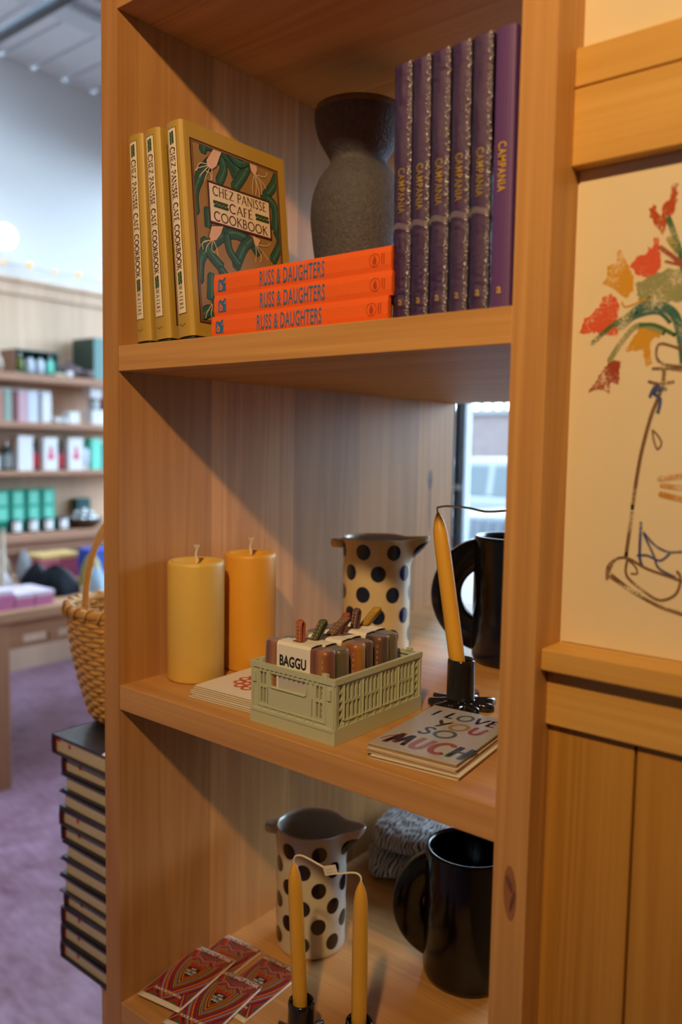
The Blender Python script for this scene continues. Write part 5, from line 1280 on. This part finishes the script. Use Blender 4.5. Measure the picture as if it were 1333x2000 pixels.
# second shelf: boxes in a row
z2 = SH[1][0]
row = [(1.790,1.832,salmon,'salmon'),(1.842,1.892,sageb,'sage green'),(1.899,1.929,dred,'dark red'),(1.932,1.992,pinkm,'pink'),(1.995,2.058,palew,'pale blue'),(2.060,2.084,greym,'grey'),(2.086,2.146,whitem,'white')]
for y0, y1, m_, nm in row:
    t = thing('candle_box', f'{nm} upright box in the row on the second far shelf', 'box', (FX-.045, y0, z2), group='upright boxes on the second far shelf')
    b = MB(); b.box(-.07,0,0,y1-y0,0,.182); b.build('sleeve', m_, t, bevel=.0015)
    b = MB(); b.box(-.065,-.005,.003,y1-y0-.003,.182,.188); b.build('lid', whitem if nm != 'white' else palew, t)
for y, hh, rr, nm in ((2.178,.034,.028,'first'),(2.232,.032,.022,'second')):
    t = thing('tin', f'{nm} small round white tin right of the upright boxes', 'tin', (FX-.05, y, z2), group='small tins on the second far shelf')
    b = MB(); b.lathe([(rr,0),(rr,hh*.6)], 24); b.build('body', silver, t); b = MB(); b.lathe([(rr+.001,hh*.6),(rr+.001,hh),(rr-.003,hh+.001)], 24); b.build('lid', whitem, t)
solid('gift_carton', 'white carton lying on the second far shelf near the jars', 'box', FX-.04, 2.266, 2.340, z2, .074, .08, whitem)
solid('gift_carton', 'white carton at the right end of the second far shelf, under the glass jar', 'box', FX-.03, 2.425, 2.540, z2, .088, .09, whitem)
t = thing('jar', 'clear glass jar stacked between two white cartons', 'jar', (FX-.08, 2.468, z2+.0882)); b = MB(); b.lathe([(.034,0),(.036,.004),(.036,.058),(.03,.066)], 24); b.build('body', glassy, t); b = MB(); b.lathe([(.032,.066),(.032,.079),(.028,.080)], 24); b.build('lid', silver, t)
solid('gift_carton', 'white carton balanced on top of the glass jar', 'box', FX-.04, 2.420, 2.508, z2+.0884+.080, .088, .08, whitem)
solid('gift_carton', 'salmon carton beside the topmost white carton on the second far shelf', 'box', FX-.04, 2.5420, 2.600, z2, .235, .08, salmon)
# third shelf: bottles and boxes
z3 = SH[2][0]
def bottle(label, y, r, h, body, lab, group, cap=blk):
    t = thing('bottle', label, 'bottle', (FX-.05-r, y, z3), group=group)
    b = MB(); b.lathe([(r*.9,0),(r,.004),(r,h*.68),(r*.75,h*.78),(r*.4,h*.84)], 24); b.build('glass', body, t)
    b = MB(); b.lathe([(r*1.01,h*.10),(r*1.01,h*.58)], 24, cap0=False, cap1=False); b.build('label', lab, t)
    b = MB(); b.lathe([(r*.46,h*.82),(r*.46,h*.98),(r*.38,h)], 16); b.build('cap', cap, t)
bottle('dark green bottle with a pale label left of the tall white box', 1.870, .034, .165, dkglass, C_('grey_label', (.26,.30,.31)), 'bottles on the third far shelf', silver)
bottle('slim silver bottle beside the dark green bottle', 1.800, .018, .12, palew, whitem, 'bottles on the third far shelf', silver)
def pinkbox(label, y0, y1, h):
    t = thing('perfume_carton', label, 'box', (FX-.03, y0, z3), group='tall white cartons on the third far shelf'); w_ = y1-y0
    b = MB(); b.box(-.08,0,0,w_,0,h); b.build('carton', whitem, t, bevel=.0015); return t, w_, h
pinkbox('plain tall white carton with no emblem on the third far shelf', 1.919, 2.013, .205)
for y0, y1, nm in ((2.085,2.178,'left'),(2.255,2.358,'right')):
    t, w_, h = pinkbox(f'{nm} one of the two white cartons with a magenta emblem', y0, y1, .198)
    b = MB(); b.flat([disc(w_*.5, h*.42, .021, 20), rect(w_*.5-.006, h*.48, w_*.5+.006, h*.62), disc(w_*.5, h*.66, .013, 16), rect(w_*.5-.016, h*.54, w_*.5+.016, h*.58)], lambda y,z: (.0006,y,z)); b.build('emblem', magenta, t)
bottle('amber bottle with a red label left of the first emblem carton', 2.050, .030, .175, amberg, redl, 'bottles on the third far shelf')
bottle('amber bottle with a red label between the two emblem cartons', 2.217, .031, .175, amberg, redl, 'bottles on the third far shelf')
solid('perfume_carton', 'emerald carton behind the pale tube on the third far shelf', 'box', FX-.08, 2.362, 2.418, z3, .192, .07, green, 'tall white cartons on the third far shelf')
t = thing('tube', 'pale standing tube before the emerald carton', 'tube', (FX-.05, 2.385, z3)); b = MB(); b.lathe([(.016,.024),(.022,.04),(.022,.12),(.010,.135)], 20); b.build('body', palew, t); b = MB(); b.lathe([(.017,0),(.017,.024)], 20); b.build('cap', whitem, t)
solid('perfume_carton', 'mint carton at the right of the third far shelf', 'box', FX-.03, 2.420, 2.492, z3, .198, .07, mint)
solid('perfume_carton', 'dark teal carton at the far right of the third shelf, by the mint one', 'box', FX-.03, 2.500, 2.570, z3, .165, .07, teal)
# counter
zc = .9052
for i, (y0, y1) in enumerate(((1.815,1.908),(1.922,2.008),(2.024,2.110),(2.126,2.212))):
    nm = ['leftmost','second from left','third from left','rightmost'][i]
    t = thing('tea_box', f'{nm} of the four emerald boxes on the far counter', 'box', (FX-.12, y0, zc), group='emerald boxes on the far counter'); w_ = y1-y0
    b = MB(); b.box(-.08,0,0,w_,0,.255); b.build('carton', green, t, bevel=.002)
    for zz_ in (.07,.165):
        b = MB(); b.box(0,.0015,w_*.16,w_*.84,zz_,zz_+.075); b.build('label', mint, t)
    t = thing('jar_candle', f'{nm} of the four dark jars standing before the emerald boxes', 'jar', (FX-.055, y0+.085, zc), group='dark jars on the far counter')
    b = MB(); b.lathe([(.036,0),(.039,.004),(.039,.078),(.037,.080),(.034,.078),(.034,.06)], 28); b.build('glass', dkglass, t)
    b = MB(); n = 12; b.add([(.0396*math.cos(a), .0396*math.sin(a), z_) for z_ in (.012,.070) for a in [-.75+1.9*k/n for k in range(n+1)]], [(k,k+1,n+2+k,n+1+k) for k in range(n)], 0, True); b.build('label', whitem, t)
t = thing('bowl', 'dark wooden bowl heaped with silver balls on the far counter', 'bowl', (FX-.10, 2.400, zc)); b = MB(); b.lathe([(.06,0),(.085,.01),(.115,.045),(.122,.062),(.118,.064),(.108,.045),(.07,.018),(.006,.014)], 40); b.build('body', C_('dark_bowl', (.07,.035,.02)), t)
sph = MB(); r_ = .022; sph.lathe([(.002,-r_)]+[(r_*math.sin(PI*k/10), -r_*math.cos(PI*k/10)) for k in range(1,10)]+[(.002,r_)], 18)
s0 = None
spots = [(math.cos(a)*rr, math.sin(a)*rr, zz_) for rr, zz_, n in ((.070,.060,9),(.030,.067,4),(.050,.092,6),(.0,.108,1)) for a in [2*PI*k/n+rr*30 for k in range(n)]]
for i, (x, y, z_) in enumerate(spots):
    if s0 is None: s0 = o = tag(sph.build('ornament_ball', silver), 'small shiny silver ball heaped in the dark bowl on the counter', 'ornament', 'silver balls in the dark bowl')
    else: o = dup(s0)
    o.location = (FX-.10+x, 2.400+y, zc+z_)
solid('gift_carton', 'deep teal box behind the bowl of silver balls', 'box', FX-.226, 2.440, 2.540, zc, .175, .07, C_('box_deep_teal', (.01,.11,.12)))

# ------------------------------------------------------------------ display table in front of the counter
TZ = .75; TX0, TX1, TY0, TY1 = -3.15, -2.244, .985, 2.35
t = thing('display_table', 'heavy wooden display table in the left room, spread with goods', 'table', (0,0,0))
b = MB(); b.box(TX0, TX1, TY0, TY1, TZ-.045, TZ); b.build('tabletop', w_table, t, bevel=.004)
b = MB(); F = lambda u, v, d: (TX1-.035-d, TY0+.11+u, TZ-.165+v)
holed(b, TY1-TY0-.22, .12, .022, [(.07,.016,.19,.054),(.235,.016,.355,.054),(.70,.016,.82,.054)], F); b.build('apron', w_table, t)
b = MB(); b.box(TX0+.03, TX0+.052, TY0+.11, TY1-.11, TZ-.165, TZ-.045); b.build('apron', w_table, t)
for x in (TX0+.02, TX1-.115):
    for y in (TY0+.01, TY1-.11):
        b = MB(); b.box(x, x+.095, y, y+.10, 0, TZ-.045); b.build('leg', w_tablev, t, bevel=.004)
def pile(name, label, cat, x1, y0, y1, n, th, d, m, group, gap=.0004, top=None):
    for i in range(n):
        mm = top if (top and i == n-1) else m
        lab = f'{ORD[n-1-i] if i else "lowest"} {label}'
        b = MB(); j = .002*((i*7) % 3-1)
        b.box(x1-d+j, x1+j, y0+j, y1+j, TZ+.0004+i*(th+gap), TZ+.0004+i*(th+gap)+th)
        tag(b.build(name, mm, bevel=.001), lab, cat, group)
pinkb = stripes('pink_bands', [(.46,.10,.30),(.60,.22,.42),(.44,.10,.28)], 2, 60, .5, .2); pale_pink = C_('pale_pink_top', (.66,.56,.68))
pile('soap_box', 'flat pink box of the right front pile on the display table', 'box', -2.300, 1.235, 1.322, 3, .020, .20, pinkb, 'pink boxes at the table corner', top=pale_pink)
pile('soap_box', 'flat pink box of the middle front pile on the display table', 'box', -2.300, 1.143, 1.230, 3, .020, .20, pinkb, 'pink boxes at the table corner', top=pale_pink)
pile('soap_box', 'flat pink box of the left front pile on the display table', 'box', -2.300, 1.050, 1.138, 4, .020, .17, pinkb, 'pink boxes at the table corner', top=pale_pink)
def heap(name, label, cat, loc, rz, w_, d_, h_, m, seed, group=None):
    b = MB(); n, K = 24, 12; vs = []
    for k in range(K+1):
        f = k/K; s = math.cos(f*PI/2)**.55 if k < K else .02
        for i in range(n):
            a = 2*PI*i/n; ca, sa = math.cos(a), math.sin(a); r_ = 1/max(abs(ca)**2.6+abs(sa)**2.6,1e-6)**(1/2.6)
            wv = 1+.09*math.sin(2*a+seed)+.06*math.sin(5*a+seed*3+f*3)
            vs.append((w_/2*ca*r_*s*wv, d_/2*sa*r_*s*wv, h_*f*(1+.08*math.sin(a*2+seed)*f)))
    b.add(vs, [(k*n+i, k*n+(i+1)%n, (k+1)*n+(i+1)%n, (k+1)*n+i) for k in range(K) for i in range(n)], 0, True)
    b.add(vs[:n], [tuple(reversed(range(n)))]); b.add(vs[-n:], [tuple(range(n))])
    return tag(b.build(name, m, loc=loc, rot=(0,0,rz)), label, cat, group)
fab_b = mat('black_leather', (.004,.006,.011), .6, spec=.12, var=.2, vscale=30, bump=.2, bscale=80)
heap('soft_bag', 'black soft bag lying right of the pink boxes on the table', 'bag', (-2.50,1.455,TZ), .1, .17, .20, .128, fab_b, 1.0, 'black bags on the display table')
heap('soft_bag', 'black soft bag behind the pink boxes, farther left', 'bag', (-2.69,1.475,TZ), .0, .15, .17, .118, fab_b, 2.2, 'black bags on the display table')
heap('folded_cloth', 'blue, white and red striped cloth heaped at the left of the table', 'cloth', (-2.74,1.315,TZ), .0, .14, .11, .100, stripes('cloth_blue_white_red', [(.62,.64,.68),(.10,.16,.30),(.60,.62,.66),(.42,.12,.08),(.60,.60,.62)], 1, 14, .9, 1.5, .4), 3.1)
heap('folded_cloth', 'tan brown cloth heaped behind the striped cloth', 'cloth', (-2.98,1.445,TZ), .0, .14, .09, .158, stripes('cloth_tan', [(.24,.15,.08),(.33,.23,.14),(.22,.13,.07)], 2, 20, .9, 1.5, .4), 4.2)
heap('folded_cloth', 'pale grey blue cloth heaped right of the tan cloth', 'cloth', (-2.93,1.545,TZ), .0, .12, .055, .150, C_('cloth_greyblue', (.30,.36,.42)), 5.0)
magp = stripes('magenta_pages', [(.42,.04,.14),(.60,.20,.28),(.40,.04,.12)], 2, 70, .6, .2); yel_c = C_('yellow_cover', (.62,.40,.14))
pile('paperback', 'magenta paperback in the pile under the yellow cover, right side', 'book', -2.85, 1.715, 1.830, 6, .0205, .17, magp, 'magenta paperbacks on the display table', top=yel_c)
pile('paperback', 'magenta paperback in the pile under the yellow cover, left side', 'book', -2.85, 1.590, 1.708, 6, .0205, .17, magp, 'magenta paperbacks on the display table', top=yel_c)
solid('gift_carton', 'bright blue box at the right of the table behind the basket handle', 'box', -2.69, 1.775, 1.90, TZ+.0004, .155, .12, C_('box_blue', (.02,.08,.48)))
heap('folded_cloth', 'mustard cloth in front of the bright blue box', 'cloth', (-2.60,1.715,TZ), .0, .10, .10, .145, C_('cloth_mustard', (.30,.26,.05)), 6.0)
heap('folded_cloth', 'light blue cloth between the black bag and the mustard cloth', 'cloth', (-2.44,1.625,TZ), .0, .10, .10, .11, C_('cloth_lightblue', (.30,.45,.60)), 7.0)
t = thing('taper_stand', 'black stand holding pale tall tapers at the left edge of the table', 'candle holder', (-2.60, 1.225, TZ))
b = MB(); b.lathe([(.05,0),(.05,.012),(.02,.02),(.018,.04)], 24); b.build('base', blk, t)
for i, (dx, dy) in enumerate(((0,.0),(.0,.022),(0,-.022))):
    b = MB(); b.tube([(dx,dy,.03),(dx,dy*1.3,.20),(dx,dy*1.4,.31)], [.010,.010,.006], 10); b.build('taper', C_('ivory_taper', (.66,.60,.50)) if i == 0 else bpy.data.materials['ivory_taper'], t)
